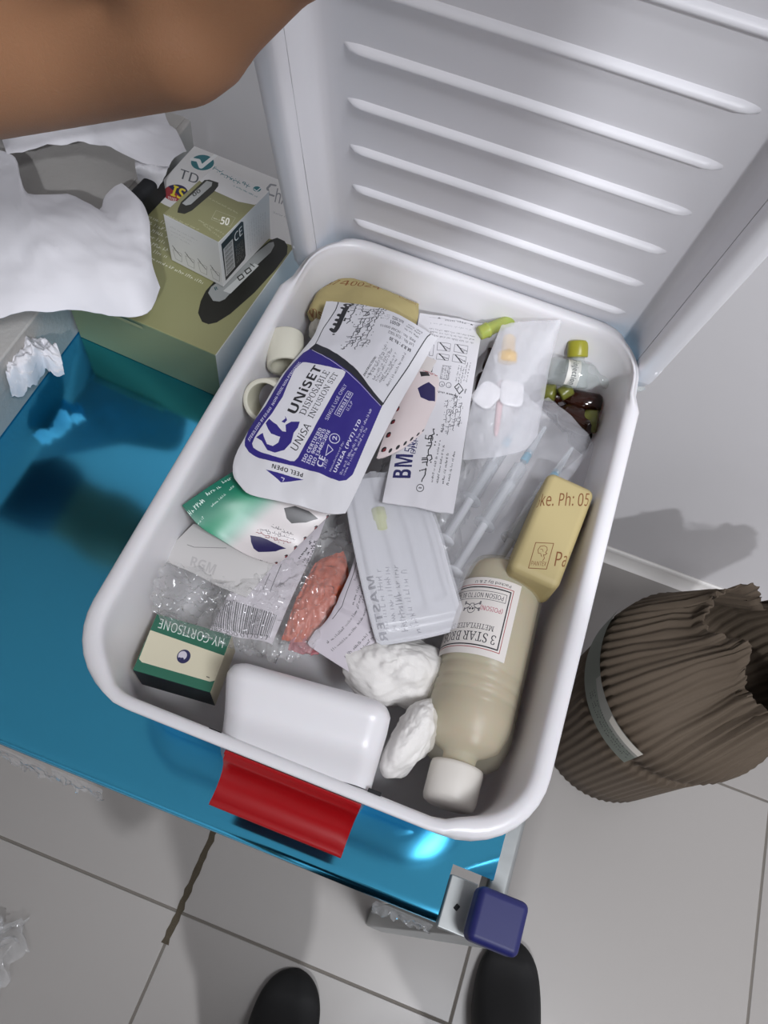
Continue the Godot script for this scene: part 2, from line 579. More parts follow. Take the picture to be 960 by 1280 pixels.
func table() -> void:
	var t := thing("table", "steel table wrapped in shiny blue protective film under the white storage box", "table", Vector3(-0.4, -0.9, -0.05))
	var xl := -0.88
	var xr := 0.159
	var zb := -0.36
	var y := -0.13
	# sheet top with a rolled front edge: section in (z, y), swept along x; the right end is cut back at the corner post
	var sec := [Vector2(zb, y - 0.02), Vector2(zb, y - 0.003), Vector2(zb + 0.003, y)]
	for k in 24: sec.append(Vector2(lerpf(zb + 0.02, 0.236, k / 23.0), y))
	for k in 7:
		var a := k / 6.0 * PI
		sec.append(Vector2(0.2405 + 0.0055 * sin(a), y - 0.0055 + 0.0055 * cos(a)))
	sec.append_array([Vector2(0.239, y - 0.014), Vector2(0.2375, y - 0.02), Vector2(0.2375, y - 0.027)])
	for k in 6:
		var a := k / 5.0 * PI
		sec.append(Vector2(0.2395 + 0.0045 * sin(a), y - 0.0315 + 0.0045 * cos(a)))
	sec.append_array([Vector2(0.235, y - 0.037), Vector2(0.2, y - 0.037)])
	var b := Bld.new()
	var n := sec.size() - 1
	var split := 0
	for i in sec.size():
		if sec[i].x < 0.207 and i < 27: split = i
	sec.insert(split + 1, Vector2(0.207, y))
	split += 1
	n += 1
	for part in [[0, split, xr], [split, n, xr - 0.0305]]:
		var i0: int = part[0]
		var m: int = part[1] - part[0]
		b.grid(m, 40, func(u: float, v: float) -> Vector3:
			var p: Vector2 = sec[i0 + roundi(u * m)]
			return Vector3(lerpf(xl, part[2], v), p.y, p.x), true)
	b.quad(Vector3(xr, y, zb), Vector3(xr, y, 0.207), Vector3(xr, y - 0.012, 0.207), Vector3(xr, y - 0.012, zb))
	obj("table_top", b.done(), M.blue_film, t)
	obj("top_core", box_mesh(Vector3(xl, y - 0.034, zb + 0.004), Vector3(xr - 0.035, y - 0.002, 0.232)), M.steel, t)
	# frame rail along the right side, corner post with its cap, legs
	obj("frame_rail", box_mesh(Vector3(0.1575, -0.172, zb), Vector3(0.1745, -0.142, 0.215), 0.004), M.steel, t)
	obj("frame_rail", box_mesh(Vector3(xl, -0.20, 0.165), Vector3(0.14, -0.168, 0.19), 0.004), M.steel, t)
	var post := obj("corner_post", box_mesh(Vector3(0.1465, -0.9, 0.2175), Vector3(0.1785, -0.118, 0.2475), 0.004), M.steel, t)
	post.set_meta("label", "grey steel corner post")
	obj("post_cap", box_mesh(Vector3(0.1450, -0.119, 0.2155), Vector3(0.1805, -0.0985, 0.2500), 0.005), M.navy, post).set_meta("label", "navy blue plastic cap")
	var br := obj("corner_bracket", box_mesh(Vector3(0.1290, -0.134, 0.2135), Vector3(0.1490, -0.1265, 0.2485), 0.001), M.steel, t)
	obj("screw", rbox(Vector3(0.003, 0.001, 0.004), 0.0004, 1, false, frame(Vector3(0.1385, -0.1262, 0.2325), Vector3(1, 0, 0.5))), M.dark, br)
	for p in [Vector2(0.163, zb + 0.02), Vector2(xl + 0.03, zb + 0.02), Vector2(xl + 0.03, 0.215)]:
		obj("leg", box_mesh(Vector3(p.x - 0.016, -0.9, p.y - 0.016), Vector3(p.x + 0.016, -0.168, p.y + 0.016), 0.004), M.steel, t)
	# torn clear film along the front edge
	FN.frequency = 1.0
	for d in [[-0.235, -0.17, 0.022], [-0.165, -0.125, 0.016], [0.085, 0.128, 0.008]]:
		var fb := Bld.new()
		fb.grid(26, 14, func(u: float, v: float) -> Vector3:
			var x := lerpf(d[0], d[1], u)
			var p := Vector3(x, -0.136 - v * (d[2] + 0.012 * FN.get_noise_1d(x * 160.0)) * 1.2, 0.2475 + 0.006 * v)
			return p + crumple(p, 0.006 * v, 140.0))
		obj("torn_film", fb.done(), M.film, t).set_meta("label", "torn strip of clear plastic film")

# ---------------------------------------------------------------- storage box
func storage_box() -> void:
	var t := thing("storage_box", "white plastic first-aid storage box with its ribbed lid open and a red latch", "storage box", Vector3(0, -0.13, 0))
	var hx := 0.15
	var hz := 0.209
	var prof := [Vector2(0.036, -0.1295), Vector2(0.026, -0.1295), Vector2(0.0195, -0.127), Vector2(0.0175, -0.122), Vector2(0.0045, -0.018), Vector2(0.004, -0.0142), Vector2(0.0036, -0.0134), Vector2(0.0008, -0.0132), Vector2(0.0, -0.0125), Vector2(-0.0002, -0.008), Vector2(0.0002, -0.0035), Vector2(0.0014, -0.0012), Vector2(0.004, 0.0), Vector2(0.0065, 0.0003), Vector2(0.009, 0.0), Vector2(0.0112, -0.0015), Vector2(0.0124, -0.0045), Vector2(0.0132, -0.009), Vector2(0.0195, -0.104), Vector2(0.0212, -0.109), Vector2(0.025, -0.1135), Vector2(0.031, -0.1155), Vector2(0.040, -0.116)]
	var loops := []
	for i in prof.size():
		var d: float = prof[i].x
		# more points on the straights, so the rim can thin out at the front and step in beside the hinges
		var raw := ring_of(hx - d, hz - d, 0.052 - d * 1.0, prof[i].y, 9)
		var loop := PackedVector3Array()
		for k in raw.size():
			var a := raw[k]
			var c := raw[(k + 1) % raw.size()]
			var m := 24 if a.distance_to(c) > 0.05 else 1
			for j in m:
				var p := a.lerp(c, float(j) / m)
				if p.z > 0 and absf(p.x) < 0.125 and i >= 10:
					var w := smoothstep(0.118, 0.1, absf(p.x + 0.008)) * smoothstep(hz - 0.07, hz - 0.04, p.z)
					p.z += w * 0.0058 * [0.15, 0.5, 0.85, 1.0][mini(i - 10, 3)]
				if p.z < -0.08 and absf(p.x) > 0.11 and i >= 3 and i <= 14:
					var w := smoothstep(-0.138, -0.146, p.z) * smoothstep(-0.205, -0.195, p.z)
					p.x -= signf(p.x) * w * 0.006 * (1.0 if i < 13 else 0.5)
				loop.append(p)
		loops.append(loop)
	var b := Bld.new()
	b.loft(loops, true, true, true)
	var body := obj("tray", b.done(), M.white_plastic, t)
	# moulded recess that carries the latch, standing in the front of the tray
	b = Bld.new()
	var tl := Vector3(-0.0589, -0.0060, 0.1620)
	var corner := [Vector3(-0.0607, -0.0030, 0.1577), Vector3(0.0497, -0.0030, 0.1466), Vector3(0.0531, -0.0030, 0.2012), Vector3(-0.0411, -0.0030, 0.2096)]
	b.grid(44, 40, func(u: float, v: float) -> Vector3:
		var su := (u - 0.5) * 2.0
		# plan runs past the edge and turns down there
		var e := maxf(maxf(absf(su), (0.5 - v) * 2.0), 0.0)
		var uu := clampf(0.5 + (u - 0.5) * 1.12, 0.0, 1.0)
		var vv := clampf(-0.10 + v * 1.10, 0.0, 1.0)
		var p: Vector3 = corner[0].lerp(corner[1], uu).lerp(corner[3].lerp(corner[2], uu), vv)
		var edge := minf(minf(uu, 1 - uu) * 0.108, vv * 0.05)
		var corner_cut := Vector2(minf(uu, 1 - uu) * 0.108, vv * 0.05)
		var r := 0.015
		if corner_cut.x < r and corner_cut.y < r:
			edge = r - Vector2(r - corner_cut.x, r - corner_cut.y).length()
		var over := maxf(maxf(absf(u - 0.5) * 1.12 - 0.5, 0.0) * 1.7, maxf(0.10 - v * 1.10, 0.0) * 1.1)
		if edge < r:
			p.y -= r - sqrt(maxf(r * r - pow(r - maxf(edge, 0.0), 2.0), 0.0)) if edge > 0 else r
		if edge < 0.0:
			var mid: Vector3 = corner[0].lerp(corner[1], 0.5).lerp(corner[3].lerp(corner[2], 0.5), 0.5)
			p += (mid - p).normalized() * Vector3(1, 0, 1) * -edge
		p.y -= over * 1.0
		p.y += 0.003 * exp(-pow((vv - 0.16) / 0.16, 2.0)) - 0.0055 * exp(-pow((vv - 0.62) / 0.22, 2.0))
		return p)
	obj("latch_housing", b.done(), M.white_plastic, body)
	for c in [Vector3(-0.0456, -0.0035, 0.2035), Vector3(0.0539, -0.0035, 0.2018)]:
		obj("hinge_slot", box_mesh(c - Vector3(0.004, 0.003, 0.0012), c + Vector3(0.004, 0.0005, 0.0012), 0.0004), M.dark, body)
	# red latch: a concave strip hanging under the front rim
	b = Bld.new()
	var sec := [Vector2(0.2095, -0.0115), Vector2(0.2115, -0.012), Vector2(0.2118, -0.0165), Vector2(0.2135, -0.0175), Vector2(0.2145, -0.021), Vector2(0.2150, -0.027), Vector2(0.2175, -0.034), Vector2(0.2222, -0.0395), Vector2(0.2285, -0.0425), Vector2(0.2335, -0.0420), Vector2(0.2365, -0.0405), Vector2(0.2380, -0.0420), Vector2(0.2375, -0.0440)]
	var sn := sec.size() - 1
	b.slab(20, sn, func(u: float, v: float) -> Vector3: return Vector3(lerpf(-0.0365, 0.0495, u), sec[roundi(v * sn)].y, sec[roundi(v * sn)].x), func(u: float, v: float) -> Vector3: return Vector3(lerpf(-0.0365, 0.0495, u), sec[roundi(v * sn)].y - 0.0025, sec[roundi(v * sn)].x - 0.001))
	obj("latch", b.done(), M.red_plastic, t).set_meta("label", "red plastic latch")
	lid(t)

func lid(t: Node3D) -> void:
	var ang := deg_to_rad(16.7)
	var U := Vector3(0, cos(ang), sin(ang))
	var N := Vector3(0, -sin(ang), cos(ang))
	var O := Vector3(0, 0, -0.2095)
	var at := func(x: float, tt: float, n: float) -> Vector3: return O + Vector3(x, 0, 0) + U * tt + N * n
	var half := [Vector2(0.1570, 0.018), Vector2(0.1582, 0.026), Vector2(0.1580, 0.0335), Vector2(0.1562, 0.0362), Vector2(0.1520, 0.0370), Vector2(0.1470, 0.0370), Vector2(0.1430, 0.0364), Vector2(0.1408, 0.0345), Vector2(0.1395, 0.0300), Vector2(0.1365, 0.0120), Vector2(0.1350, 0.0060), Vector2(0.1320, 0.0022), Vector2(0.1270, 0.0006), Vector2(0.1200, 0.0), Vector2(0.0900, 0.0), Vector2(0.0500, 0.0)]
	var sec := []
	for p in half: sec.append(Vector2(-p.x, p.y))
	sec.append(Vector2.ZERO)
	for k in half.size(): sec.append(half[half.size() - 1 - k])
	var n := sec.size() - 1
	var b := Bld.new()
	b.slab(n, 16, func(u: float, v: float) -> Vector3:
		var p: Vector2 = sec[roundi(u * n)]
		return at.call(p.x, lerpf(0.405, -0.034 if p.y < 0.013 else -0.010, v), p.y),
		func(u: float, v: float) -> Vector3:
			var p: Vector2 = sec[roundi(u * n)]
			return at.call(p.x * (0.985 if p.y > 0.03 else 1.0), lerpf(0.405, -0.034 if p.y < 0.013 else -0.010, v), minf(p.y, 0.03) * 0.9 - 0.004 + (0.004 if p.y > 0.012 else 0.0)))
	var L := obj("lid", b.done(), M.lid_plastic, t)
	L.set_meta("label", "white ribbed lid standing open")
	obj("lid_end", rbox(Vector3(0.312, 0.014, 0.042), 0.006, 3, false, Transform3D(Basis(Vector3.RIGHT, U, N), at.call(0, 0.402, 0.016))), M.lid_plastic, L)
	for s in [-1.0, 1.0]:
		# hinge ears run down past the rim of the tray
		b = Bld.new()
		var loops := []
		for k in 9:
			var a := k / 8.0
			var w := 0.0085 * sqrt(maxf(1.0 - pow(a, 2.6), 0.02))
			var loop := PackedVector3Array()
			for j in 16:
				var c := TAU * j / 16
				loop.append(at.call(s * (0.1502 + 0.0010 * a) + signf(cos(c)) * pow(absf(cos(c)), 0.6) * w, 0.014 - 0.046 * a, 0.0275 + 0.0095 * signf(sin(c)) * pow(absf(sin(c)), 0.6) * sqrt(maxf(1.0 - pow(a, 3.0), 0.05))))
			loops.append(loop)
		b.loft(loops, true, true, false)
		obj("hinge_ear", b.done(), M.lid_plastic, L)
	for k in 9:
		var tt := 0.0195 + 0.0445 * k
		b = Bld.new()
		b.grid(40, 8, func(u: float, v: float) -> Vector3:
			var x := lerpf(-0.1165, 0.1165, u)
			var e := clampf((1.0 - absf(2 * u - 1)) * 12.0, 0.0, 1.0)
			var s := sin(v * PI)
			return at.call(x, tt + 0.0006 * sin(u * PI) + 0.0078 * (0.5 - v) * (0.55 + 0.45 * e), -0.0006 + 0.0050 * pow(s, 0.75) * sqrt(e)))
		obj("rib", b.done(), M.lid_plastic, L)

# ---------------------------------------------------------------- people
func capsule(p: Vector3, b: Array) -> float:
	var pa: Vector3 = p - b[0]
	var ba: Vector3 = b[1] - b[0]
	var h := clampf(pa.dot(ba) / maxf(ba.length_squared(), 1e-9), 0.0, 1.0)
	return (pa - ba * h).length() - lerpf(b[2], b[3], h)

func field(p: Vector3, bones: Array, k: float) -> float:
	var d := 1e3
	for b in bones:
		var q := capsule(p, b)
		if q > d + k:
			continue
		if q < d - k:
			d = q
			continue
		var h := clampf(0.5 + 0.5 * (d - q) / k, 0.0, 1.0)
		d = lerpf(d, q, h) - k * h * (1.0 - h)
	return d

# skin of the joined bones by surface nets, cell h
func nets(st: SurfaceTool, bones: Array, h: float, k: float) -> void:
	var val := {}
	var band := h * 2.3 + k * 0.3
	for b in bones:
		var r: float = maxf(b[2], b[3]) + band
		var lo: Vector3 = ((b[0].min(b[1]) - Vector3.ONE * r) / h).floor()
		var hi: Vector3 = ((b[0].max(b[1]) + Vector3.ONE * r) / h).ceil()
		for x in range(int(lo.x), int(hi.x) + 1):
			for y in range(int(lo.y), int(hi.y) + 1):
				for z in range(int(lo.z), int(hi.z) + 1):
					var p := Vector3(x, y, z) * h
					var q := capsule(p, b)
					if q < band and q > -band:
						var key := Vector3i(x, y, z)
						if not val.has(key):
							val[key] = field(p, bones, k)
	var cell := {}
	var corner := []
	for i in 8: corner.append(Vector3i(i & 1, (i >> 1) & 1, (i >> 2) & 1))
	var edges := [[0, 1], [2, 3], [4, 5], [6, 7], [0, 2], [1, 3], [4, 6], [5, 7], [0, 4], [1, 5], [2, 6], [3, 7]]
	for key in val:
		var inside := 0
		var vs := []
		for c in corner:
			var v = val.get(key + c)
			if v == null:
				break
			vs.append(v)
			if v < 0.0: inside += 1
		if vs.size() < 8 or inside == 0 or inside == 8:
			continue
		var sum := Vector3.ZERO
		var n := 0
		for e in edges:
			var a: float = vs[e[0]]
			var b: float = vs[e[1]]
			if (a < 0.0) != (b < 0.0):
				sum += Vector3(key + corner[e[0]]).lerp(Vector3(key + corner[e[1]]), a / (a - b))
				n += 1
		var p := sum / n * h
		var g := Vector3.UP
		for it in 2:
			var e := h * 0.15
			g = Vector3(field(p + Vector3(e, 0, 0), bones, k) - field(p - Vector3(e, 0, 0), bones, k), field(p + Vector3(0, e, 0), bones, k) - field(p - Vector3(0, e, 0), bones, k), field(p + Vector3(0, 0, e), bones, k) - field(p - Vector3(0, 0, e), bones, k)).normalized()
			p -= g * field(p, bones, k)
		cell[key] = [p, g]
	var axes := [Vector3i(1, 0, 0), Vector3i(0, 1, 0), Vector3i(0, 0, 1)]
	for key in val:
		for a in 3:
			var other = val.get(key + axes[a])
			if other == null or (val[key] < 0.0) == (other < 0.0):
				continue
			var u: Vector3i = axes[(a + 1) % 3]
			var w: Vector3i = axes[(a + 2) % 3]
			var q := [cell.get(key), cell.get(key - u), cell.get(key - u - w), cell.get(key - w)]
			if q.has(null):
				continue
			if val[key] < 0.0:
				q.reverse()
			for i in [0, 1, 2, 0, 2, 3]:
				st.set_normal(q[i][1])
				st.add_vertex(q[i][0])

func fatter(bones: Array, by: float) -> Array:
	var out := []
	for b in bones: out.append([b[0], b[1], b[2] + by, b[3] + by])
	return out

# palm and five fingers: dir towards the knuckles, nrm out of the back of the hand, side towards the thumb
func hand_bones(wrist: Vector3, dir: Vector3, nrm: Vector3, curl: float, mirror: float) -> Array:
	dir = dir.normalized()
	nrm = (nrm - dir * nrm.dot(dir)).normalized()
	var axis := dir.cross(nrm)
	var side := axis * mirror
	var o := []
	for k in 4:
		var off := (1.5 - k) * 0.020
		var knuckle := wrist + dir * (0.088 - 0.006 * absf(k - 1.2)) + side * off
		o.append([wrist + dir * 0.012 + side * off * 0.6, knuckle, 0.0135, 0.0105])
		var lens: Array = [[0.038, 0.023, 0.019], [0.043, 0.027, 0.020], [0.040, 0.025, 0.019], [0.031, 0.019, 0.017]][k]
		var d := dir
		var p := knuckle
		for j in 3:
			d = d.rotated(axis, -curl * [0.7, 1.1, 0.7][j]).normalized()
			var q: Vector3 = p + d * lens[j]
			o.append([p, q, 0.0095 - 0.0008 * j, 0.0087 - 0.0008 * j])
			p = q
	var t0 := wrist + dir * 0.02 + side * 0.02
	var t1 := t0 + (dir * 0.6 + side * 0.75 - nrm * 0.35).normalized() * 0.042
	var t2 := t1 + (dir * 0.85 + side * 0.3 - nrm * 0.5).normalized() * 0.032
	var t3 := t2 + (dir * 0.9 + side * 0.05 - nrm * 0.6).normalized() * 0.026
	o.append_array([[t0, t1, 0.015, 0.012], [t1, t2, 0.0115, 0.010], [t2, t3, 0.010, 0.008]])
	return o

func shoe_mesh(toe: Vector3, heel: Vector3) -> ArrayMesh:
	var b := Bld.new()
	var d := heel - toe
	var len := d.length()
	d /= len
	var s := d.cross(UP)
	var loops := []
	var n := 34
	for i in n + 1:
		var a := pow(float(i) / n, 1.7)
		var w := 0.051 * pow(clampf(1.0 - pow(1.0 - clampf(a / 0.34, 0.0, 1.0), 2.8), 0.004, 1.0), 0.5) * (1.0 - 0.28 * smoothstep(0.35, 0.62, a)) * pow(clampf((1.004 - a) * 9.0, 0.02, 1.0), 0.4)
		var hgt := lerpf(0.026, 0.095, smoothstep(0.08, 0.62, a)) * pow(clampf(a * 9.0, 0.05, 1.0), 0.4) * pow(clampf((1.004 - a) * 9.0, 0.05, 1.0), 0.25)
		var c := toe + d * a * len
		var loop := PackedVector3Array()
		for k in 20:
			var t := TAU * k / 20
			var y := sin(t)
			loop.append(c + s * signf(cos(t)) * pow(absf(cos(t)), 0.7) * w + UP * (hgt * 0.5 + hgt * 0.5 * signf(y) * pow(absf(y), 0.55)))
		loops.append(loop)
	b.loft(loops, true, true, true)
	return b.done()

func person(label: String, J: Dictionary, cloth: Color, legs: Color, skin_first := 0.013) -> Node3D:
	var base: Vector3 = (J.ankle[0] + J.ankle[1]) * 0.5
	base.y = -0.9
	var t := thing("person", label, "person", base)
	var head: Vector3 = J.head
	var fwd: Vector3 = J.face.normalized()
	var right := fwd.cross(UP).normalized()
	var up := right.cross(fwd)
	# body: one skin from head to ankles
	var torso := [[J.neck, J.chest, 0.055, 0.105], [J.chest + right * 0.055, J.pelvis + right * 0.05, 0.105, 0.10], [J.chest - right * 0.055, J.pelvis - right * 0.05, 0.105, 0.10], [J.neck - UP * 0.03, J.shoulder[0], 0.06, 0.052], [J.neck - UP * 0.03, J.shoulder[1], 0.06, 0.052]]
	var arms := []
	var legsb := []
	var fore := []
	for i in 2:
		arms.append([J.shoulder[i], J.elbow[i], 0.048, 0.038])
		fore.append([[J.elbow[i], J.elbow[i].lerp(J.wrist[i], 0.3), 0.039, 0.043], [J.elbow[i].lerp(J.wrist[i], 0.3), J.wrist[i], 0.043, 0.030]])
		var hip: Vector3 = J.pelvis + right * (0.085 if i == 1 else -0.085) - UP * 0.06
		legsb.append_array([[hip, J.knee[i], 0.085, 0.056], [J.knee[i], J.ankle[i], 0.056, 0.04]])
	var st := SurfaceTool.new()
	st.begin(Mesh.PRIMITIVE_TRIANGLES)
	var heads := [[head + up * 0.03 - fwd * 0.012, head + up * 0.02 + fwd * 0.0, 0.082, 0.08], [head - up * 0.03 + fwd * 0.02, head - up * 0.075 + fwd * 0.045, 0.06, 0.034], [head - up * 0.06 - fwd * 0.015, J.neck, 0.05, 0.056], [head + up * 0.012 + fwd * 0.082, head - up * 0.022 + fwd * 0.096, 0.008, 0.011], [head - up * 0.052 + fwd * 0.075 + right * 0.016, head - up * 0.052 + fwd * 0.075 - right * 0.016, 0.009, 0.009]]
	for s in [-1.0, 1.0]: heads.append([head + right * s * 0.08 + up * 0.015 - fwd * 0.01, head + right * s * 0.078 - up * 0.02 - fwd * 0.005, 0.014, 0.010])
	nets(st, [[J.neck - UP * 0.05, J.neck, 0.06, 0.055]] + torso + arms + legsb, 0.019, 0.05)
	nets(st, heads, 0.009, 0.02)
	for i in 2:
		nets(st, [[J.shoulder[i].lerp(J.elbow[i], 0.75), J.elbow[i], 0.041, 0.038]] + fore[i] + hand_bones(J.wrist[i], J.hand[i][0], J.hand[i][1], J.hand[i][2], 1.0 if i == 0 else -1.0), 0.0062, 0.012)
	obj("body", st.commit(), M.skin, t)
	for e in [[torso + arms, cloth, "shirt", 0.014], [[[J.pelvis + right * 0.05, J.pelvis - right * 0.05, 0.105, 0.105]] + legsb, legs, "trousers", 0.018]]:
		st = SurfaceTool.new()
		st.begin(Mesh.PRIMITIVE_TRIANGLES)
		nets(st, fatter(e[0], e[3]), 0.019, 0.05)
		obj(e[2], st.commit(), bumped(mat(e[1], 0.9), 30.0, 0.05, 0.5), t)
	var hb := SurfaceTool.new()
	hb.begin(Mesh.PRIMITIVE_TRIANGLES)
	nets(hb, [[head + up * 0.05 - fwd * 0.025, head + up * 0.045 + fwd * 0.02, 0.078, 0.07], [head + up * 0.0 - fwd * 0.05, head - up * 0.04 - fwd * 0.045, 0.066, 0.05]], 0.012, 0.02)
	obj("hair", hb.commit(), mat(hexc("17120f"), 0.6), t)
	for s in [-1.0, 1.0]:
		var eb := Bld.new()
		eb.lathe(head + fwd * 0.066 + right * s * 0.031 + up * 0.004, fwd, [Vector2(0.001, -0.011), Vector2(0.009, -0.007), Vector2(0.012, 0.0), Vector2(0.009, 0.008), Vector2(0.001, 0.011)], 12)
		obj("eye", eb.done(), mat(hexc("e8e4de"), 0.3), t)
	for i in 2:
		obj("shoe", shoe_mesh(J.toe[i], J.heel[i]), M.shoe, t).set_meta("label", "black shoe with rounded toe")
	return t

func people() -> void:
	M.shoe = mat(hexc("0c0c0d"), 0.6)
	person("person whose bare brown forearm reaches across the top left corner, above the white lid", {
		"head": Vector3(-0.76, 0.50, 0.03), "face": Vector3(0.85, -0.5, 0.05), "neck": Vector3(-0.87, 0.39, 0.03), "chest": Vector3(-0.95, 0.24, 0.04), "pelvis": Vector3(-1.09, 0.02, 0.05),
		"shoulder": [Vector3(-0.73, 0.30, -0.11), Vector3(-0.86, 0.34, 0.22)], "elbow": [Vector3(-0.425, 0.131, -0.041), Vector3(-0.90, 0.05, 0.32)], "wrist": [Vector3(-0.159, 0.239, -0.040), Vector3(-0.80, -0.09, 0.36)],
		"hand": [[Vector3(0.5, 0.8, 0.06), Vector3(-0.2, 0.1, -0.95), 0.1], [Vector3(0.5, -0.8, 0.1), Vector3(0.6, 0.5, 0.5), 0.2]],
		"knee": [Vector3(-1.04, -0.43, -0.05), Vector3(-1.04, -0.43, 0.16)], "ankle": [Vector3(-1.13, -0.82, -0.06), Vector3(-1.13, -0.82, 0.17)],
		"toe": [Vector3(-0.93, -0.9, -0.08), Vector3(-0.93, -0.9, 0.19)], "heel": [Vector3(-1.20, -0.9, -0.06), Vector3(-1.20, -0.9, 0.17)],
	}, hexc("2b3440"), hexc("23252b"))
	person("person standing at the table front, only two black shoe tips in view", {
		"head": Vector3(0.19, 0.69, 0.57), "face": Vector3(-0.05, -0.55, -0.8), "neck": Vector3(0.21, 0.55, 0.64), "chest": Vector3(0.22, 0.37, 0.69), "pelvis": Vector3(0.23, 0.02, 0.66),
		"shoulder": [Vector3(0.03, 0.46, 0.68), Vector3(0.41, 0.47, 0.69)], "elbow": [Vector3(-0.04, 0.18, 0.74), Vector3(0.48, 0.20, 0.75)], "wrist": [Vector3(-0.02, -0.06, 0.68), Vector3(0.47, -0.05, 0.70)],
		"hand": [[Vector3(0.05, -1, -0.1), Vector3(-1, 0, 0), 0.25], [Vector3(-0.05, -1, -0.1), Vector3(1, 0, 0), 0.25]],
		"knee": [Vector3(0.11, -0.43, 0.58), Vector3(0.37, -0.43, 0.51)], "ankle": [Vector3(0.092, -0.82, 0.56), Vector3(0.392, -0.82, 0.42)],
		"toe": [Vector3(0.072, -0.9, 0.336), Vector3(0.371, -0.9, 0.186)], "heel": [Vector3(0.096, -0.9, 0.612), Vector3(0.400, -0.9, 0.464)],
	}, hexc("262a33"), hexc("1c1d22"))

# ---------------------------------------------------------------- boxes on the table
func cartons() -> void:
	# grey carton half unwrapped, its right side towards the green box
	var t := thing("carton", "grey cardboard carton under torn white wrapping paper at the left edge", "carton", Vector3(-0.55, -0.13, -0.12))
	obj("carton_body", box_mesh(Vector3(-0.80, -0.13, -0.355), Vector3(-0.346, -0.066, 0.10), 0.002), M.carton, t)
	obj("carton_flap", box_mesh(Vector3(-0.80, -0.066, -0.354), Vector3(-0.352, -0.0645, -0.13), 0.0006), M.carton, t)
	obj("black_pouch", rbox(Vector3(0.016, 0.085, 0.05), 0.006, 3, false, frame(Vector3(-0.3273, -0.0450, -0.2150) - Vector3(0, 0.042, 0.01), Vector3(1, 0, 0.1))), M.dark, null)
	tag(get_node("black_pouch"), "small black pouch squeezed between the grey carton and the green carton", "pouch")
	# large green and white meter carton
	var green := hexc("88875f")
	var pale := hexc("d9d8cc")
	var teal := hexc("1f6f78")
	var grey := hexc("4e5257")
	var p := Pr.new(900, 1300, green)
	p.poly([Vector2(-60.1, -33.1), Vector2(868.8, -71.9), Vector2(952.7, 424.1), Vector2(769.3, 448.5), Vector2(532.5, 503.6), Vector2(273.7, 521.6), Vector2(115.1, 513.6), Vector2(-17.3, 492.5)], hexc("dddcda"))
	var c: Vector2 = [Vector2(118.6, 103.8)][0]
	var r: float = c.distance_to([Vector2(61.5, 138.3)][0])
	p.disc(c, r, teal, 30)
	p.stroke([Vector2(51.4, 111.1), Vector2(88.0, 100.0), Vector2(131.4, 142.1), Vector2(152.1, 8.8)], 26.0, hexc("e9ebea"))
	p.text("TD-", [Vector2(64.8, 285.4), Vector2(221.4, 273.8), Vector2(39.6, 213.9)], grey, SANS)
	c = [Vector2(118.9, 399.6)][0]
	p.disc(c, r * 1.02, hexc("2b2550"), 30)
	var lower := []
	for k in 17: lower.append(c + Vector2.from_angle(0.35 + PI * k / 16.0) * r * 1.02)
	p.poly(lower, hexc("a23a40"))
	p.text("IS", [Vector2(102.7, 431.8), Vector2(183.3, 430.7), Vector2(76.3, 349.7)], hexc("e6d23a"), BOLD)
	p.text("15197", [Vector2(104.3, 465.3), Vector2(156.9, 461.7), Vector2(95.3, 443.1)], hexc("e8d9d4"), BOLD)
	p.stroke([Vector2(578.2, 55.9), Vector2(550.7, 63.4), Vector2(548.8, 100.3), Vector2(577.5, 140.1), Vector2(609.3, 138.9)], 14.0, hexc("8d9093"))
	p.text("h/rt", [Vector2(637.4, 180.2), Vector2(757.4, 170.3), Vector2(597.4, 71.4)], hexc("8d9093"), SANS)
	p.fine([Vector2(670.5, 264.2)][0], [Vector2(834.4, 261.8)][0], 16, hexc("9a9da0"), 3)
	var white := hexc("d6d5c6")
	for k in 6:
		var q := [Vector2(33.0, 645.7), Vector2(202.9, 645.6)]
		var d: Vector2 = ([Vector2(60.0, 687.8)][0] - q[0]) * k
		p.fine(q[0] + d, q[1] + d, 24, white, k, 3.0)
	p.fine([Vector2(242.2, 901.0)][0], [Vector2(598.4, 921.9)][0], 20, white, 8, 3.0)
	# printed picture of the meter
	p.poly([Vector2(682.2, 1104.2), Vector2(653.1, 1027.5), Vector2(640.0, 954.7), Vector2(645.1, 877.8), Vector2(711.1, 657.1), Vector2(761.8, 456.1), Vector2(784.8, 423.3), Vector2(832.2, 425.3), Vector2(864.9, 450.2), Vector2(890.5, 507.6), Vector2(888.4, 649.6), Vector2(869.3, 841.3), Vector2(831.3, 1028.9), Vector2(798.3, 1113.3), Vector2(767.6, 1144.1), Vector2(730.3, 1145.1)], hexc("17170f"))
	p.poly([Vector2(657.3, 959.7), Vector2(650.8, 916.3), Vector2(703.1, 723.7), Vector2(763.6, 481.0), Vector2(781.7, 460.9), Vector2(799.3, 483.0), Vector2(806.7, 539.6), Vector2(774.1, 729.6), Vector2(756.5, 955.5), Vector2(739.7, 983.7), Vector2(708.1, 995.5)], hexc("8f9290"))
	p.poly([Vector2(719.5, 910.3), Vector2(767.5, 656.3), Vector2(796.9, 658.2), Vector2(762.7, 908.2)], hexc("b9bbb8"))
	for d in [Vector2(612, 808), Vector2(652, 772)]:
		var o: Vector2 = d
		for q in [[Vector2(737.2, 788.4), Vector2(746.7, 757.2), Vector2(767.9, 771.1), Vector2(759.0, 803.2)], [Vector2(748.7, 728.6), Vector2(758.3, 697.1), Vector2(779.6, 711.1), Vector2(770.6, 743.7)]]:
			p.stroke(q, 7.0, hexc("23231c"), true)
	p.stroke([Vector2(749.8, 669.4), Vector2(779.2, 677.5)], 6.0, hexc("23231c"))
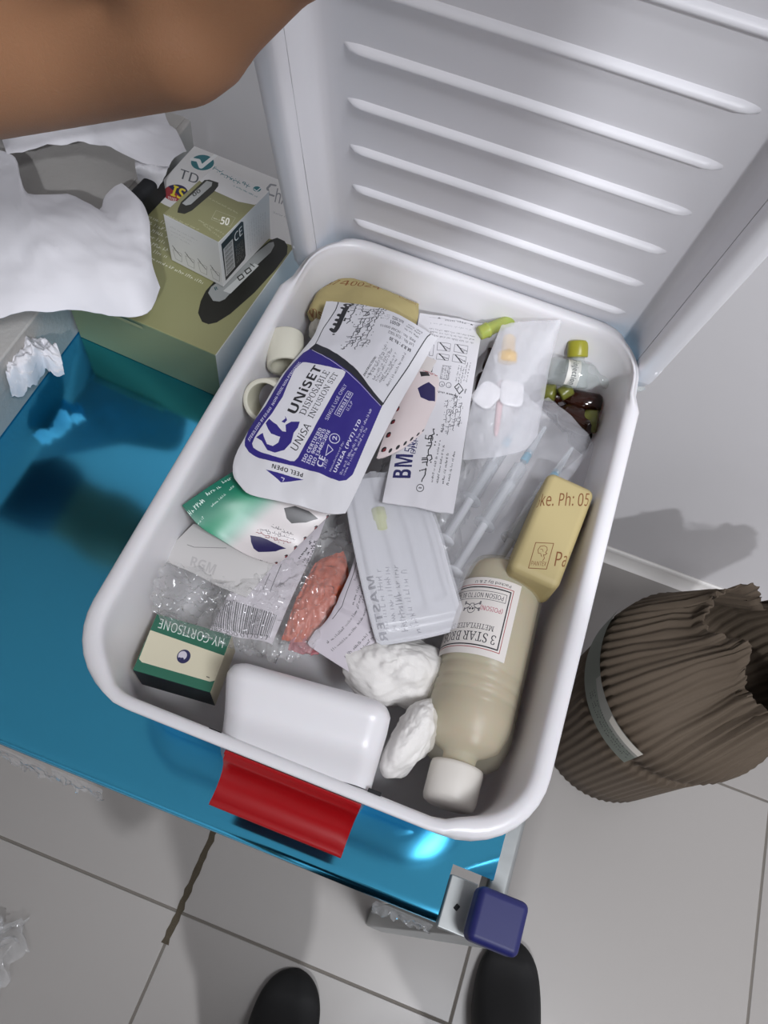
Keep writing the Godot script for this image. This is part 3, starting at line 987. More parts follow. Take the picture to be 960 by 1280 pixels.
	p.text("R", [Vector2(683.0, 927.7), Vector2(691.3, 911.3), Vector2(666.0, 913.7)], hexc("2b4a52"), BOLD)
	t = thing("meter_carton", "large green and white glucose meter carton beside the white storage box", "carton", Vector3(-0.2595, -0.13, -0.207))
	var box := rbox(Vector3(0.15, 0.0628, 0.221), 0.0012, 2, true, frame(Vector3(-0.2595, -0.0985, -0.207), Vector3(0.9976, 0, 0.0698)))
	var side := mat(hexc("77805f"), 0.45)
	var topm := printed(p, 0.42)
	for k in 6: box.surface_set_material(k, topm if k == 2 else mat(hexc("d6d5d0"), 0.5) if k == 0 else side)
	obj("carton_body", box, null, t)
	var fl := Bld.new()
	fl.grid(10, 1, func(u: float, v: float) -> Vector3: return Vector3(-0.342, -0.0664, -0.100).lerp(Vector3(-0.262, -0.0664, -0.0947), u) + Vector3(0, -0.0006 - 0.004 * v, 0.0012))
	obj("tuck_flap", fl.done(), mat(hexc("8b8d68"), 0.5), t)
	# small test strip carton standing on it
	p = Pr.new(560, 760, hexc("8b8a62"))
	p.poly([Vector2(-438.2, -107.2), Vector2(656.0, -115.3), Vector2(553.0, 219.6), Vector2(416.4, 269.8), Vector2(194.8, 280.5), Vector2(-38.2, 246.0), Vector2(-159.2, 111.5)], hexc("dcdcdb"))
	p.script([Vector2(393.6, 57.1)][0], [Vector2(-25.4, 46.4)][0], 46, 6, teal, 12)
	p.fine([Vector2(275.0, 134.1)][0], [Vector2(512.1, 130.6)][0], 16, teal, 4, 2.5)
	p.disc([Vector2(460.4, 42.2)][0], 34, teal)
	p.stroke([Vector2(439.9, 57.4), Vector2(473.4, 67.3), Vector2(478.1, -0.2)], 9.0, hexc("e6e8e8"))
	p.poly([Vector2(87.5, 679.4), Vector2(63.5, 636.6), Vector2(36.7, 559.2), Vector2(35.9, 219.7), Vector2(64.7, 192.2), Vector2(149.6, 175.4), Vector2(172.4, 210.7), Vector2(184.9, 293.6), Vector2(170.1, 591.2), Vector2(144.4, 659.4)], hexc("22221a"))
	p.poly([Vector2(53.4, 566.4), Vector2(56.5, 216.0), Vector2(105.1, 202.8), Vector2(127.1, 244.6), Vector2(119.3, 534.4), Vector2(93.9, 569.9)], hexc("a5a8a6"))
	p.text("00", [Vector2(87.3, 445.9), Vector2(97.1, 353.3), Vector2(51.0, 427.5)], hexc("4d504d"), BOLD)
	p.stroke([Vector2(330.6, 467.4), Vector2(510.8, 445.2), Vector2(536.0, 562.6), Vector2(358.6, 578.6)], 3.0, hexc("b3b29a"), true)
	p.text("50", [Vector2(449.4, 582.6), Vector2(516.2, 555.5), Vector2(411.3, 501.7)], hexc("ecebe0"), BOLD)
	p.fine([Vector2(363.3, 558.8)][0], [Vector2(426.8, 555.8)][0], 14, hexc("d9d8c8"), 5, 2.5)
	for q in [[Vector2(193.7, 386.7), Vector2(503.1, 395.8)], [Vector2(281.5, 654.1), Vector2(541.1, 665.7)], [Vector2(343.9, 675.9), Vector2(541.2, 718.5)], [Vector2(41.7, 762.1), Vector2(357.3, 746.3)]]:
		p.fine(q[0], q[1], 18, hexc("bdbc9f"), int(q[0].x), 2.5)
	t = thing("strip_carton", "small green and white test strip carton marked 50 standing on the meter carton", "carton", Vector3(-0.2408, -0.067, -0.206), "")
	box = rbox(Vector3(0.0566, 0.0525, 0.0765), 0.0008, 2, true, frame(Vector3(-0.2408, -0.0405, -0.206), Vector3(0.986, 0, 0.165)))
	# its near face: pictograms along the lower edge; its right face: bar code panel
	var pf := Pr.new(420, 400, hexc("d3d2cf"))
	for k in 4:
		var o := Vector2(30 + 100 * k, 285)
		pf.stroke([o, o + Vector2(70, 0), o + Vector2(60, 80), o + Vector2(10, 80)], 3.0, hexc("8a8984"), true)
		pf.line(o + Vector2(10, -20), o + Vector2(60, 30), 6.0, hexc("55544f"))
		pf.line(o + Vector2(0, -35), o + Vector2(20, -15), 5.0, hexc("3c3b38"))
	for k in 3: pf.fine(Vector2(40, 90 + 34 * k), Vector2(250 - 30 * k, 90 + 34 * k), 14, hexc("b2b1ae"), k + 20, 2.0)
	pf.fill_dark(Rect2i(0, 0, 420, 3), hexc("a8a79a"))
	var ps := Pr.new(560, 400, hexc("cfcecb"))
	ps.poly([Vector2(22, 36), Vector2(240, 18), Vector2(262, 36), Vector2(262, 330), Vector2(244, 352), Vector2(30, 366)], hexc("24231f"))
	ps.poly([Vector2(38, 90), Vector2(140, 84), Vector2(140, 330), Vector2(38, 336)], hexc("b5b4b0"))
	for k in 26: ps.line(Vector2(48, 96 + k * 9), Vector2(130, 92 + k * 9), 2.0 + (k * 7 % 4), hexc("2a2926"))
	ps.text("CE", [Vector2(160, 130), Vector2(245, 124), Vector2(158, 60)], hexc("d8d7d3"), SANS)
	for k in 5: ps.fine(Vector2(170 + k * 18, 320), Vector2(170 + k * 18, 170), 10, hexc("8e8d88"), k + 40, 1.6)
	for k in 9: ps.fine(Vector2(300 + k * 26, 350 - k * 3), Vector2(300 + k * 26, 60 + k * 9), 12, hexc("a9a8a5"), k + 50, 1.6)
	var st := printed(p, 0.42)
	for k in 6: box.surface_set_material(k, st if k == 2 else printed(ps) if k == 0 else printed(pf) if k == 4 else mat(hexc("d4d3cf"), 0.5))
	obj("carton_body", box, null, t)

# ---------------------------------------------------------------- torn wrapping paper
func torn(called: String, label: String, f: Callable, bulge: float, amp: float, freq: float, m: Material, group := "") -> void:
	var b := sheet(f, func(u: float, v: float) -> float:
		var p: Vector3 = f.call(u, v)
		return bulge * hump(u, v, 2.0) + amp * FN.get_noise_3dv(p * freq) + amp * 0.4 * FN.get_noise_3dv(p * freq * 3.1), 0.0004, 34, 30)
	tag(obj(called, b, m), label, "paper", group)

func papers() -> void:
	torn("torn_paper", "large torn sheet of white wrapping paper in front, over the grey carton", coons(
		PackedVector3Array([Vector3(-0.4902, -0.0300, -0.1852), Vector3(-0.4370, -0.0300, -0.1952), Vector3(-0.4024, -0.0300, -0.1587), Vector3(-0.3851, -0.0300, -0.1619), Vector3(-0.3695, -0.0300, -0.1745), Vector3(-0.3535, -0.0300, -0.1736), Vector3(-0.3357, -0.0300, -0.1693), Vector3(-0.3405, -0.0300, -0.1859), Vector3(-0.3394, -0.0300, -0.1979), Vector3(-0.3286, -0.0250, -0.2001), Vector3(-0.3186, -0.0300, -0.1983)]),
		PackedVector3Array([Vector3(-0.3150, -0.0250, -0.1935), Vector3(-0.3007, -0.0250, -0.1840), Vector3(-0.2883, -0.0250, -0.1706), Vector3(-0.2771, -0.0250, -0.1507), Vector3(-0.2616, -0.0250, -0.1256), Vector3(-0.2493, -0.0350, -0.1127)]),
		PackedVector3Array([Vector3(-0.3703, -0.0300, -0.0072), Vector3(-0.3425, -0.0300, -0.0283), Vector3(-0.3240, -0.0300, -0.0435), Vector3(-0.3135, -0.0300, -0.0494), Vector3(-0.2988, -0.0300, -0.0601), Vector3(-0.2805, -0.0300, -0.0651), Vector3(-0.2617, -0.0300, -0.0693), Vector3(-0.2473, -0.0300, -0.0752), Vector3(-0.2432, -0.0300, -0.0875), Vector3(-0.2493, -0.0350, -0.1127)]),
		PackedVector3Array([Vector3(-0.4902, -0.0300, -0.1852), Vector3(-0.4275, -0.0300, -0.0921), Vector3(-0.3703, -0.0300, -0.0072)])), 0.016, 0.006, 14.0, M.paper)
	torn("torn_paper", "torn white wrapping paper flap behind the grey carton, under the forearm", coons(
		PackedVector3Array([Vector3(-0.4897, -0.0300, -0.2462), Vector3(-0.4573, -0.0300, -0.2882), Vector3(-0.4202, -0.0300, -0.3116), Vector3(-0.3841, -0.0300, -0.3232), Vector3(-0.3551, -0.0300, -0.3227)]),
		PackedVector3Array([Vector3(-0.3551, -0.0300, -0.3227), Vector3(-0.3399, -0.0300, -0.3014), Vector3(-0.3231, -0.0300, -0.2895), Vector3(-0.3059, -0.0300, -0.2732)]),
		PackedVector3Array([Vector3(-0.4383, -0.0300, -0.1910), Vector3(-0.4166, -0.0300, -0.2206), Vector3(-0.3912, -0.0300, -0.2391), Vector3(-0.3646, -0.0300, -0.2421), Vector3(-0.3379, -0.0300, -0.2402), Vector3(-0.3210, -0.0300, -0.2430), Vector3(-0.3106, -0.0300, -0.2460), Vector3(-0.3100, -0.0300, -0.2574), Vector3(-0.3059, -0.0300, -0.2732)]),
		PackedVector3Array([Vector3(-0.4897, -0.0300, -0.2462), Vector3(-0.4622, -0.0300, -0.2161), Vector3(-0.4383, -0.0300, -0.1910)])), 0.012, 0.007, 16.0, M.paper)
	torn("torn_paper", "small greyish torn paper fold hanging beside the black pouch", coons(
		PackedVector3Array([Vector3(-0.3458, -0.0350, -0.2470), Vector3(-0.3256, -0.0350, -0.2502), Vector3(-0.3125, -0.0350, -0.2546)]),
		PackedVector3Array([Vector3(-0.3125, -0.0350, -0.2546), Vector3(-0.3104, -0.0350, -0.2411), Vector3(-0.3173, -0.0500, -0.2340)]),
		PackedVector3Array([Vector3(-0.3420, -0.0550, -0.2403), Vector3(-0.3313, -0.0550, -0.2372), Vector3(-0.3173, -0.0500, -0.2340)]),
		PackedVector3Array([Vector3(-0.3458, -0.0350, -0.2470), Vector3(-0.3363, -0.0350, -0.2324), Vector3(-0.3420, -0.0550, -0.2403)])), 0.002, 0.004, 40.0, M.paper)
	torn("torn_paper", "small crumpled piece of white paper lying low beside the grey carton", coons(
		PackedVector3Array([Vector3(-0.3496, -0.0750, -0.0440), Vector3(-0.3472, -0.0750, -0.0499), Vector3(-0.3370, -0.0750, -0.0527), Vector3(-0.3196, -0.0750, -0.0513)]),
		PackedVector3Array([Vector3(-0.3262, -0.0850, -0.0574), Vector3(-0.3160, -0.0850, -0.0468), Vector3(-0.3143, -0.1000, -0.0416)]),
		PackedVector3Array([Vector3(-0.3417, -0.1000, -0.0030), Vector3(-0.3357, -0.1000, -0.0103), Vector3(-0.3308, -0.1000, -0.0208), Vector3(-0.3320, -0.1000, -0.0316), Vector3(-0.3308, -0.1000, -0.0397), Vector3(-0.3223, -0.1000, -0.0370), Vector3(-0.3143, -0.1000, -0.0416)]),
		PackedVector3Array([Vector3(-0.3532, -0.0800, -0.0469), Vector3(-0.3498, -0.0800, -0.0248), Vector3(-0.3420, -0.0800, -0.0101), Vector3(-0.3417, -0.1000, -0.0030)])), 0.008, 0.012, 55.0, M.paper)

# ---------------------------------------------------------------- waste bag on the floor
func bin() -> void:
	var t := thing("waste_bag", "brown corrugated paper waste bag standing on the floor beside the table", "waste bag", Vector3(0.45, -0.9, -0.19))
	var brown := bumped(mat(hexc("54483b"), 0.85), 12.0, 0.03, 0.2)
	var heights := [-0.9, -0.896, -0.84, -0.76, -0.70, -0.655, -0.650, -0.640, -0.632, -0.60, -0.56, -0.53, -0.50, -0.475, -0.455]
	var loops := []
	var inner := []
	for i in heights.size():
		var y: float = heights[i]
		var a := (y + 0.9) / 0.445
		var r := 0.122 + 0.012 * a
		if i == 0: r -= 0.006
		if i >= 6 and i <= 8: r -= 0.006
		if i > 8: r += 0.004
		var mouth := smoothstep(0.72, 1.0, a)
		var c := Vector3(0.45, y, -0.19).lerp(Vector3(0.515, y, -0.235), mouth)
		var loop := PackedVector3Array()
		var li := PackedVector3Array()
		for k in 360:
			var t2 := TAU * k / 360
			var ribs := 0.0028 * sin(t2 * 60.0) * (0.35 if i < 5 else 1.0)
			var rr := (r + ribs) * (1.0 - 0.5 * mouth * (0.8 + 0.3 * sin(t2 * 3.0 + 0.7)))
			var q := c + Vector3(cos(t2), 0, sin(t2)) * rr
			q.y += mouth * (0.022 * sin(t2 * 5.0 + 1.0) + 0.016 * FN.get_noise_2d(t2 * 4.0, 3.0))
			q += crumple(q, 0.010 * mouth + 0.0012 * a, 16.0)
			loop.append(q)
			li.append(c.lerp(q, 0.985) if i > 2 else c.lerp(q, 0.96))
		loops.append(loop)
		if i >= 8: inner.append(li)
	var b := Bld.new()
	b.loft(loops, true, false, true)
	inner.reverse()
	b.loft([loops[-1]] + inner, false, true, true)
	obj("paper_wall", b.done(), brown, t)
	# label band round it
	var p := Pr.new(600, 220, hexc("6f756c"))
	p.poly([Vector2(300, 0), Vector2(600, 0), Vector2(600, 90), Vector2(420, 96), Vector2(300, 60)], hexc("8f8f88"))
	p.poly([Vector2(440, 8), Vector2(600, 4), Vector2(600, 60), Vector2(450, 64)], hexc("d4cfc4"))
	for k in 3: p.fine(Vector2(330, 110 + 30 * k), Vector2(590, 104 + 30 * k), 16, hexc("2e302c"), k + 70, 2.5)
	b = Bld.new()
	b.grid(40, 6, func(u: float, v: float) -> Vector3:
		var a := lerpf(PI * 1.16, PI * 0.62, u)
		var y := lerpf(-0.545, -0.615, v) - 0.012 * u
		var r := 0.1385 + 0.012 * ((y + 0.9) / 0.445 - 0.7)
		return Vector3(0.45 + cos(a) * r, y, -0.19 + sin(a) * r))
	obj("sticker", b.done(), printed(p, 0.6), t)
	b = Bld.new()
	b.grid(30, 30, func(u: float, v: float) -> Vector3:
		var q := Vector3(lerpf(0.495, 0.545, u), -0.436 + 0.05 * hump(u, v, 2.0), lerpf(-0.265, -0.205, v))
		return q + crumple(q, 0.03, 26.0))
	tag(obj("clear_bag", b.done(), M.haze_film), "crumpled clear plastic stuffed in the mouth of the brown waste bag", "plastic bag")
	# loose clear plastic on the floor at the left
	b = Bld.new()
	b.grid(36, 36, func(u: float, v: float) -> Vector3:
		var q := Vector3(lerpf(-0.50, -0.325, u), -0.885 + 0.02 * hump(u, v, 2.0), lerpf(0.42, 0.60, v))
		return q + crumple(q, 0.03, 26.0) * Vector3(1, 0.55, 1))
	tag(obj("clear_wrap", b.done(), M.film), "crumpled clear plastic wrap on the floor at the lower left", "plastic wrap")

# ---------------------------------------------------------------- what lies in the box
func blob(c: Vector3, ax: Vector3, ay: Vector3, az: Vector3, amp: float, freq: float, n := 40) -> ArrayMesh:
	var b := Bld.new()
	b.grid(n, n, func(u: float, v: float) -> Vector3:
		var th := v * PI
		var ph := u * TAU
		var d := ax * sin(th) * cos(ph) + ay * cos(th) - az * sin(th) * sin(ph)
		var p := c + d
		var k := FN.get_noise_3dv(p * freq) * amp + FN.get_noise_3dv(p * freq * 2.7) * amp * 0.3 + FN.get_noise_3dv(p * freq * 7.0) * amp * 0.10
		return p + d.normalized() * k, true)
	return b.done()

func contents() -> void:
	lower_layer()
	gauze_packs()
	tape_rolls()
	spirit_bottle()
	cream_carton()
	ampoules()
	syringes()
	packets()

func lower_layer() -> void:
	# cotton wool
	tag(obj("cotton_wool", blob(Vector3(0.0409, -0.0680, 0.1095), Vector3(0.036, 0, -0.006), Vector3(0, 0.026, 0), Vector3(0.004, 0, 0.026), 0.007, 30.0, 64), M.cotton), "loose wad of white cotton wool below the torn leaflet", "cotton wool")
	tag(obj("cotton_wool", blob(Vector3(0.0674, -0.0560, 0.1513), Vector3(0.0132, 0, 0.003), Vector3(0, 0.028, 0), Vector3(-0.006, 0, 0.028), 0.006, 30.0, 64), M.cotton), "upright wad of white cotton wool between latch recess and bottle", "cotton wool")
	# crumpled clear bags fill the bottom
	for d in [[Vector3(-0.106, -0.096, -0.155), Vector3(-0.040, -0.096, 0.128), 0.036, "crumpled clear plastic bag at the bottom left of the box"], [Vector3(-0.026, -0.096, -0.155), Vector3(0.055, -0.096, 0.080), 0.034, "crumpled clear plastic bag lying under the syringe packs"]]:
		var b := Bld.new()
		b.grid(44, 54, func(u: float, v: float) -> Vector3:
			var q := Vector3(lerpf(d[0].x, d[1].x, u), d[0].y + 0.006 + d[2] * hump(u, v, 3.0), lerpf(d[0].z, d[1].z, v))
			return q + crumple(q, 0.013, 38.0) * Vector3(0.4, 1, 0.4) + crumple(q, 0.005, 120.0))
		tag(obj("plastic_bag", b.done(), M.grey_film), d[3], "plastic bag")

func gauze_packs() -> void:
	# folded yellow paper pack at the back, its near end torn open on the white gauze
	var yel := hexc("a89a6a")
	var ink := hexc("7a4a26")
	var p := Pr.new(900, 420, yel)
	p.text("8740024", [Vector2(45.5, 154.5), Vector2(501.8, 82.2), Vector2(28.8, 101.3)], ink, SANS)
	p.text("msl", [Vector2(53.1, 450.3), Vector2(213.9, 411.9), Vector2(26.6, 402.6)], ink, SANS)
	p.stroke([Vector2(655.7, 5.7), Vector2(834.5, -8.8), Vector2(844.1, 50.5), Vector2(665.4, 67.1)], 4.0, ink, true)
	p.fine([Vector2(690.8, 47.5)][0], [Vector2(824.4, 31.7)][0], 20, ink, 4, 3.0)
	var t := thing("gauze_pack", "yellow paper gauze pack at the back left corner, torn open at one end", "gauze pack", Vector3(-0.088, -0.10, -0.168))
	var f := coons(PackedVector3Array([Vector3(-0.119, -0.030, -0.181), Vector3(-0.10, -0.026, -0.186), Vector3(-0.046, -0.030, -0.187)]), PackedVector3Array([Vector3(-0.046, -0.030, -0.187), Vector3(-0.0415, -0.033, -0.17), Vector3(-0.043, -0.040, -0.144)]), PackedVector3Array([Vector3(-0.1300, -0.036, -0.142), Vector3(-0.125, -0.030, -0.142), Vector3(-0.112, -0.034, -0.139), Vector3(-0.09, -0.029, -0.141), Vector3(-0.043, -0.040, -0.144)]), PackedVector3Array([Vector3(-0.119, -0.030, -0.181), Vector3(-0.1300, -0.034, -0.165), Vector3(-0.1300, -0.036, -0.142)]))
	obj("paper_wrapper", pouch(f, func(u: float, v: float) -> float: return 0.006 * hump(u, v, 4.0) + 0.0015 * FN.get_noise_2d(u * 5, v * 3), func(u: float, v: float) -> float: return 0.027 * pow(hump(u, v, 6.0), 0.5), 30, 24), printed(p, 0.65), t)
	obj("gauze", blob(Vector3(-0.111, -0.050, -0.142), Vector3(0.016, 0, 0), Vector3(0, 0.016, 0), Vector3(0, 0, 0.014), 0.004, 60.0, 28), mat(hexc("d8d4c8"), 0.9), t)
	# yellow carton-like pack leaning on the bottle
	t = thing("gauze_pack", "yellow paper gauze pack by the right wall, above the bottle's base", "gauze pack", Vector3(0.115, -0.065, -0.022))
	p = Pr.new(500, 1080, hexc("bcac7c"))
	p.text("oke. Ph: 05", [Vector2(-17.2, 438.7), Vector2(488.7, 194.9), Vector2(-50.9, 298.7)], ink, SANS)
	p.stroke([Vector2(143.1, 764.7), Vector2(301.8, 698.7), Vector2(326.5, 958.2), Vector2(170.1, 1021.0)], 7.0, ink, true)
	p.text("PANTEX", [Vector2(181.1, 988.1), Vector2(312.3, 933.7), Vector2(174.7, 945.6)], ink, SANS)
	p.stroke([Vector2(203.2, 850.3), Vector2(188.3, 819.7), Vector2(196.0, 780.1), Vector2(228.5, 757.8), Vector2(256.7, 761.6), Vector2(268.8, 784.1), Vector2(263.4, 816.4), Vector2(279.4, 817.1), Vector2(263.6, 841.6), Vector2(251.3, 842.7), Vector2(272.7, 869.4), Vector2(266.2, 898.1)], 6.0, ink)
	p.stroke([Vector2(203.2, 850.3), Vector2(224.9, 844.0), Vector2(243.3, 866.6), Vector2(234.2, 858.1)], 6.0, ink)
	p.stroke([Vector2(206.8, 803.4), Vector2(225.9, 798.5), Vector2(239.5, 816.2)], 5.0, ink)
	p.text("Pak", [Vector2(381.2, 898.9), Vector2(573.2, 825.9), Vector2(354.9, 751.2)], ink, SANS)
	var body := rbox(Vector3(0.037, 0.036, 0.088), 0.006, 4, true, frame(Vector3(0.1125, -0.0285, -0.0127), Vector3(0.995, 0, 0.088)))
	var plain := mat(hexc("b5a575"), 0.62)
	for k in 6: body.surface_set_material(k, printed(p, 0.6) if k == 2 else plain)
	obj("paper_wrapper", body, null, t)

func tape_rolls() -> void:
	var d := Vector3(0.30, 0.10, 0.95).normalized()
	for e in [[Vector3(-0.1253, -0.0215, -0.0856), Vector3(0.40, -0.12, 0.92), 0.0145, 0.028, "cream white tape roll lying on its side, the one farther from view"], [Vector3(-0.1188, -0.0240, -0.0398), Vector3(-0.05, 0.72, 0.66), 0.0165, 0.026, "cream white tape roll with open core facing up, nearer one"]]:
		var ax: Vector3 = e[1].normalized()
		var r: float = e[2]
		var l: float = e[3]
		var t := thing("tape_roll", e[4], "tape roll", e[0] - Vector3(0, r, 0), "")
		var b := Bld.new()
		b.lathe(e[0] - ax * l * 0.5, ax, [Vector2(r * 0.80, 0.0006), Vector2(r * 0.97, 0.0), Vector2(r, 0.001), Vector2(r, l - 0.001), Vector2(r * 0.97, l), Vector2(r * 0.80, l - 0.0006)], 40, false, false)
		obj("tape", b.done(), M.cream, t)
		b = Bld.new()
		b.lathe(e[0] - ax * l * 0.5, ax, [Vector2(r * 0.80, 0.0006), Vector2(r * 0.78, 0.001), Vector2(r * 0.78, l - 0.001), Vector2(r * 0.80, l - 0.0006)], 40, false, false)
		obj("core", b.done(), mat(hexc("c9c6b2"), 0.7), t)

func spirit_bottle() -> void:
	var base := Vector3(0.0942, -0.0550, 0.0124)
	var tip := Vector3(0.1027, -0.0520, 0.1846)
	var ax := (tip - base).normalized()
	var k := base.distance_to(tip) / 0.18
	var t := thing("spirit_bottle", "translucent plastic bottle of methylated spirit with a white screw cap", "bottle", base - Vector3(0, 0.034, 0))
	var prof := []
	for q in [[0.004, 0.003], [0.020, 0.0], [0.027, 0.0012], [0.0290, 0.0045], [0.0305, 0.0095], [0.0310, 0.016], [0.0310, 0.030], [0.0310, 0.060], [0.0310, 0.0920], [0.0299, 0.0935], [0.0310, 0.095], [0.0310, 0.1030], [0.0299, 0.1045], [0.0310, 0.106], [0.0310, 0.1130], [0.0299, 0.1145], [0.0310, 0.116], [0.0310, 0.128], [0.0302, 0.135], [0.0280, 0.1415], [0.0260, 0.1475], [0.0200, 0.1525], [0.0155, 0.1550], [0.0135, 0.1570], [0.0130, 0.163]]:
		prof.append(Vector2(q[0], q[1] * k))
	var b := Bld.new()
	b.lathe(base, ax, prof, 64)
	obj("bottle_body", b.done(), M.bottle, t)
	b = Bld.new()
	var inner := []
	for q in prof: inner.append(Vector2(maxf(q.x - 0.0022, 0.001), lerpf(0.0015, 0.152 * k, q.y / (0.163 * k))))
	b.lathe(base, ax, inner, 64)
	obj("liquid", b.done(), M.liquid, t)
	b = Bld.new()
	b.lathe(base, ax, [Vector2(0.0145, 0.1535 * k), Vector2(0.0172, 0.1542 * k), Vector2(0.0176, 0.157 * k), Vector2(0.0174, 0.1765 * k), Vector2(0.0165, 0.1795 * k), Vector2(0.014, 0.181 * k)], 48)
	obj("cap", b.done(), mat(hexc("e3ded6"), 0.4), t).set_meta("label", "white screw cap")
	# label: runs from just right of the ridge round to the left; upright when the cap is up
	var p := Pr.new(900, 700, hexc("e9e3de"))
	var red := hexc("a5282f")
	var ink := hexc("26242a")
	p.stroke([Vector2(62, 60), Vector2(840, 60), Vector2(840, 628), Vector2(62, 628)], 6.0, red, true)
	p.stroke([Vector2(84, 82), Vector2(818, 82), Vector2(818, 606), Vector2(84, 606)], 11.0, ink, true)
	p.text("3 STAR BROS", [Vector2(120, 195), Vector2(660, 195), Vector2(120, 112)], ink, SERIF)
	p.text("METHYLATED SPIRIT", [Vector2(155, 268), Vector2(690, 268), Vector2(155, 222)], ink, SERIF)
	p.text("(POISON)", [Vector2(118, 442), Vector2(315, 442), Vector2(118, 392)], hexc("b02a4a"), SANS)
	p.text("POISON NOT TO BE TAKEN", [Vector2(135, 552), Vector2(690, 552), Vector2(135, 508)], ink, SANS)
	p.stroke([Vector2(112, 494), Vector2(720, 494), Vector2(720, 570), Vector2(112, 570)], 4.0, ink, true)
	p.text("Packed By Z & U", [Vector2(95, 678), Vector2(430, 678), Vector2(95, 642)], ink, SANS)
	# skull and crossed bones
	for s in [-1.0, 1.0]:
		p.line(Vector2(400 - s * 75, 455), Vector2(400 + s * 75, 395), 9.0, hexc("6a676a"))
		for e in [Vector2(400 - s * 75, 455), Vector2(400 + s * 75, 395)]:
			p.disc(e + Vector2(0, 8), 9, hexc("6a676a"))
			p.disc(e - Vector2(0, 8), 9, hexc("6a676a"))
	p.disc(Vector2(400, 395), 38, ink, 24)
	p.disc(Vector2(400, 395), 33, hexc("e9e3de"), 24)
	p.poly([Vector2(378, 420), Vector2(422, 420), Vector2(418, 448), Vector2(382, 448)], hexc("e9e3de"))
	p.stroke([Vector2(378, 424), Vector2(384, 448), Vector2(416, 448), Vector2(422, 424)], 5.0, ink)
	p.disc(Vector2(386, 400), 10, ink)
	p.disc(Vector2(414, 400), 10, ink)
	p.disc(Vector2(400, 418), 5, ink)
	b = Bld.new()
	var e := (UP - ax * UP.dot(ax)).normalized()
	var w := e.cross(ax)
	b.grid(40, 4, func(u: float, v: float) -> Vector3:
		var a := deg_to_rad(lerpf(17.0, -112.0, u))
		var y := lerpf(0.0845, 0.0235, v) * k
		return base + ax * y + (e * cos(a) + w * sin(a)) * 0.0314)
	obj("paper_label", b.done(), printed(p, 0.55), t)

func cream_carton() -> void:
	var green := hexc("2c6a54")
	var p := Pr.new(900, 640, green)
	p.poly([Vector2(6.7, 191.7), Vector2(902.2, 234.8), Vector2(914.7, 466.8), Vector2(900.1, 507.1), Vector2(851.1, 532.9), Vector2(64.5, 536.6), Vector2(19.1, 513.9)], hexc("d9d2b8"))
	p.text("HY-CORTISONE", [Vector2(832.4, 59.4), Vector2(59.5, 43.1), Vector2(847.5, 161.5)], hexc("dfe6df"), SANS)
	var c: Vector2 = [Vector2(473.6, 360.2)][0]
	p.disc(c, 74, hexc("2a2a55"), 28)
	p.disc(c + Vector2(-16, -6), 48, hexc("d0cbd6"), 24)
	p.disc(c + Vector2(-6, 34), 20, hexc("2a2a55"))
	p.disc(c + Vector2(-36, 30), 12, hexc("2a2a55"))
	p.stroke([Vector2(796.8, 493.4), Vector2(827.8, 496.3)], 9.0, hexc("4c4a40"))
	var t := thing("cream_carton", "small green and cream medicine carton in the near left corner", "carton", Vector3(-0.1035, -0.116, 0.159))
	var xd := Vector3(0.995, 0, -0.09)
	var box := rbox(Vector3(0.0545, 0.036, 0.0418), 0.0007, 2, true, frame(Vector3(-0.0970, -0.0735, 0.1550), xd))
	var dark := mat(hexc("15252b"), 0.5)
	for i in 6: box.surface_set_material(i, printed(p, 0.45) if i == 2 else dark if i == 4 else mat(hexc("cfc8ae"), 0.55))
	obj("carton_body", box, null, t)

func ampoule(label: String, a: Vector3, dir: Vector3, r: float, l: float, m: Material, group := "", neck := true) -> Node3D:
	var t := thing("ampoule", label, "ampoule", a - Vector3(0, r, 0), group)
	var b := Bld.new()
	var prof := [Vector2(r * 0.5, 0.0), Vector2(r * 0.85, r * 0.12), Vector2(r, r * 0.4), Vector2(r, l * 0.42), Vector2(r * 0.9, l * 0.46), Vector2(r * 0.42, l * 0.53), Vector2(r * 0.36, l * 0.56), Vector2(r * 0.56, l * 0.61), Vector2(r * 0.52, l * 0.70), Vector2(r * 0.26, l * 0.96), Vector2(r * 0.1, l)]
	b.lathe(a, dir, prof, 28)
	obj("glass_body", b.done(), m, t)
	return t

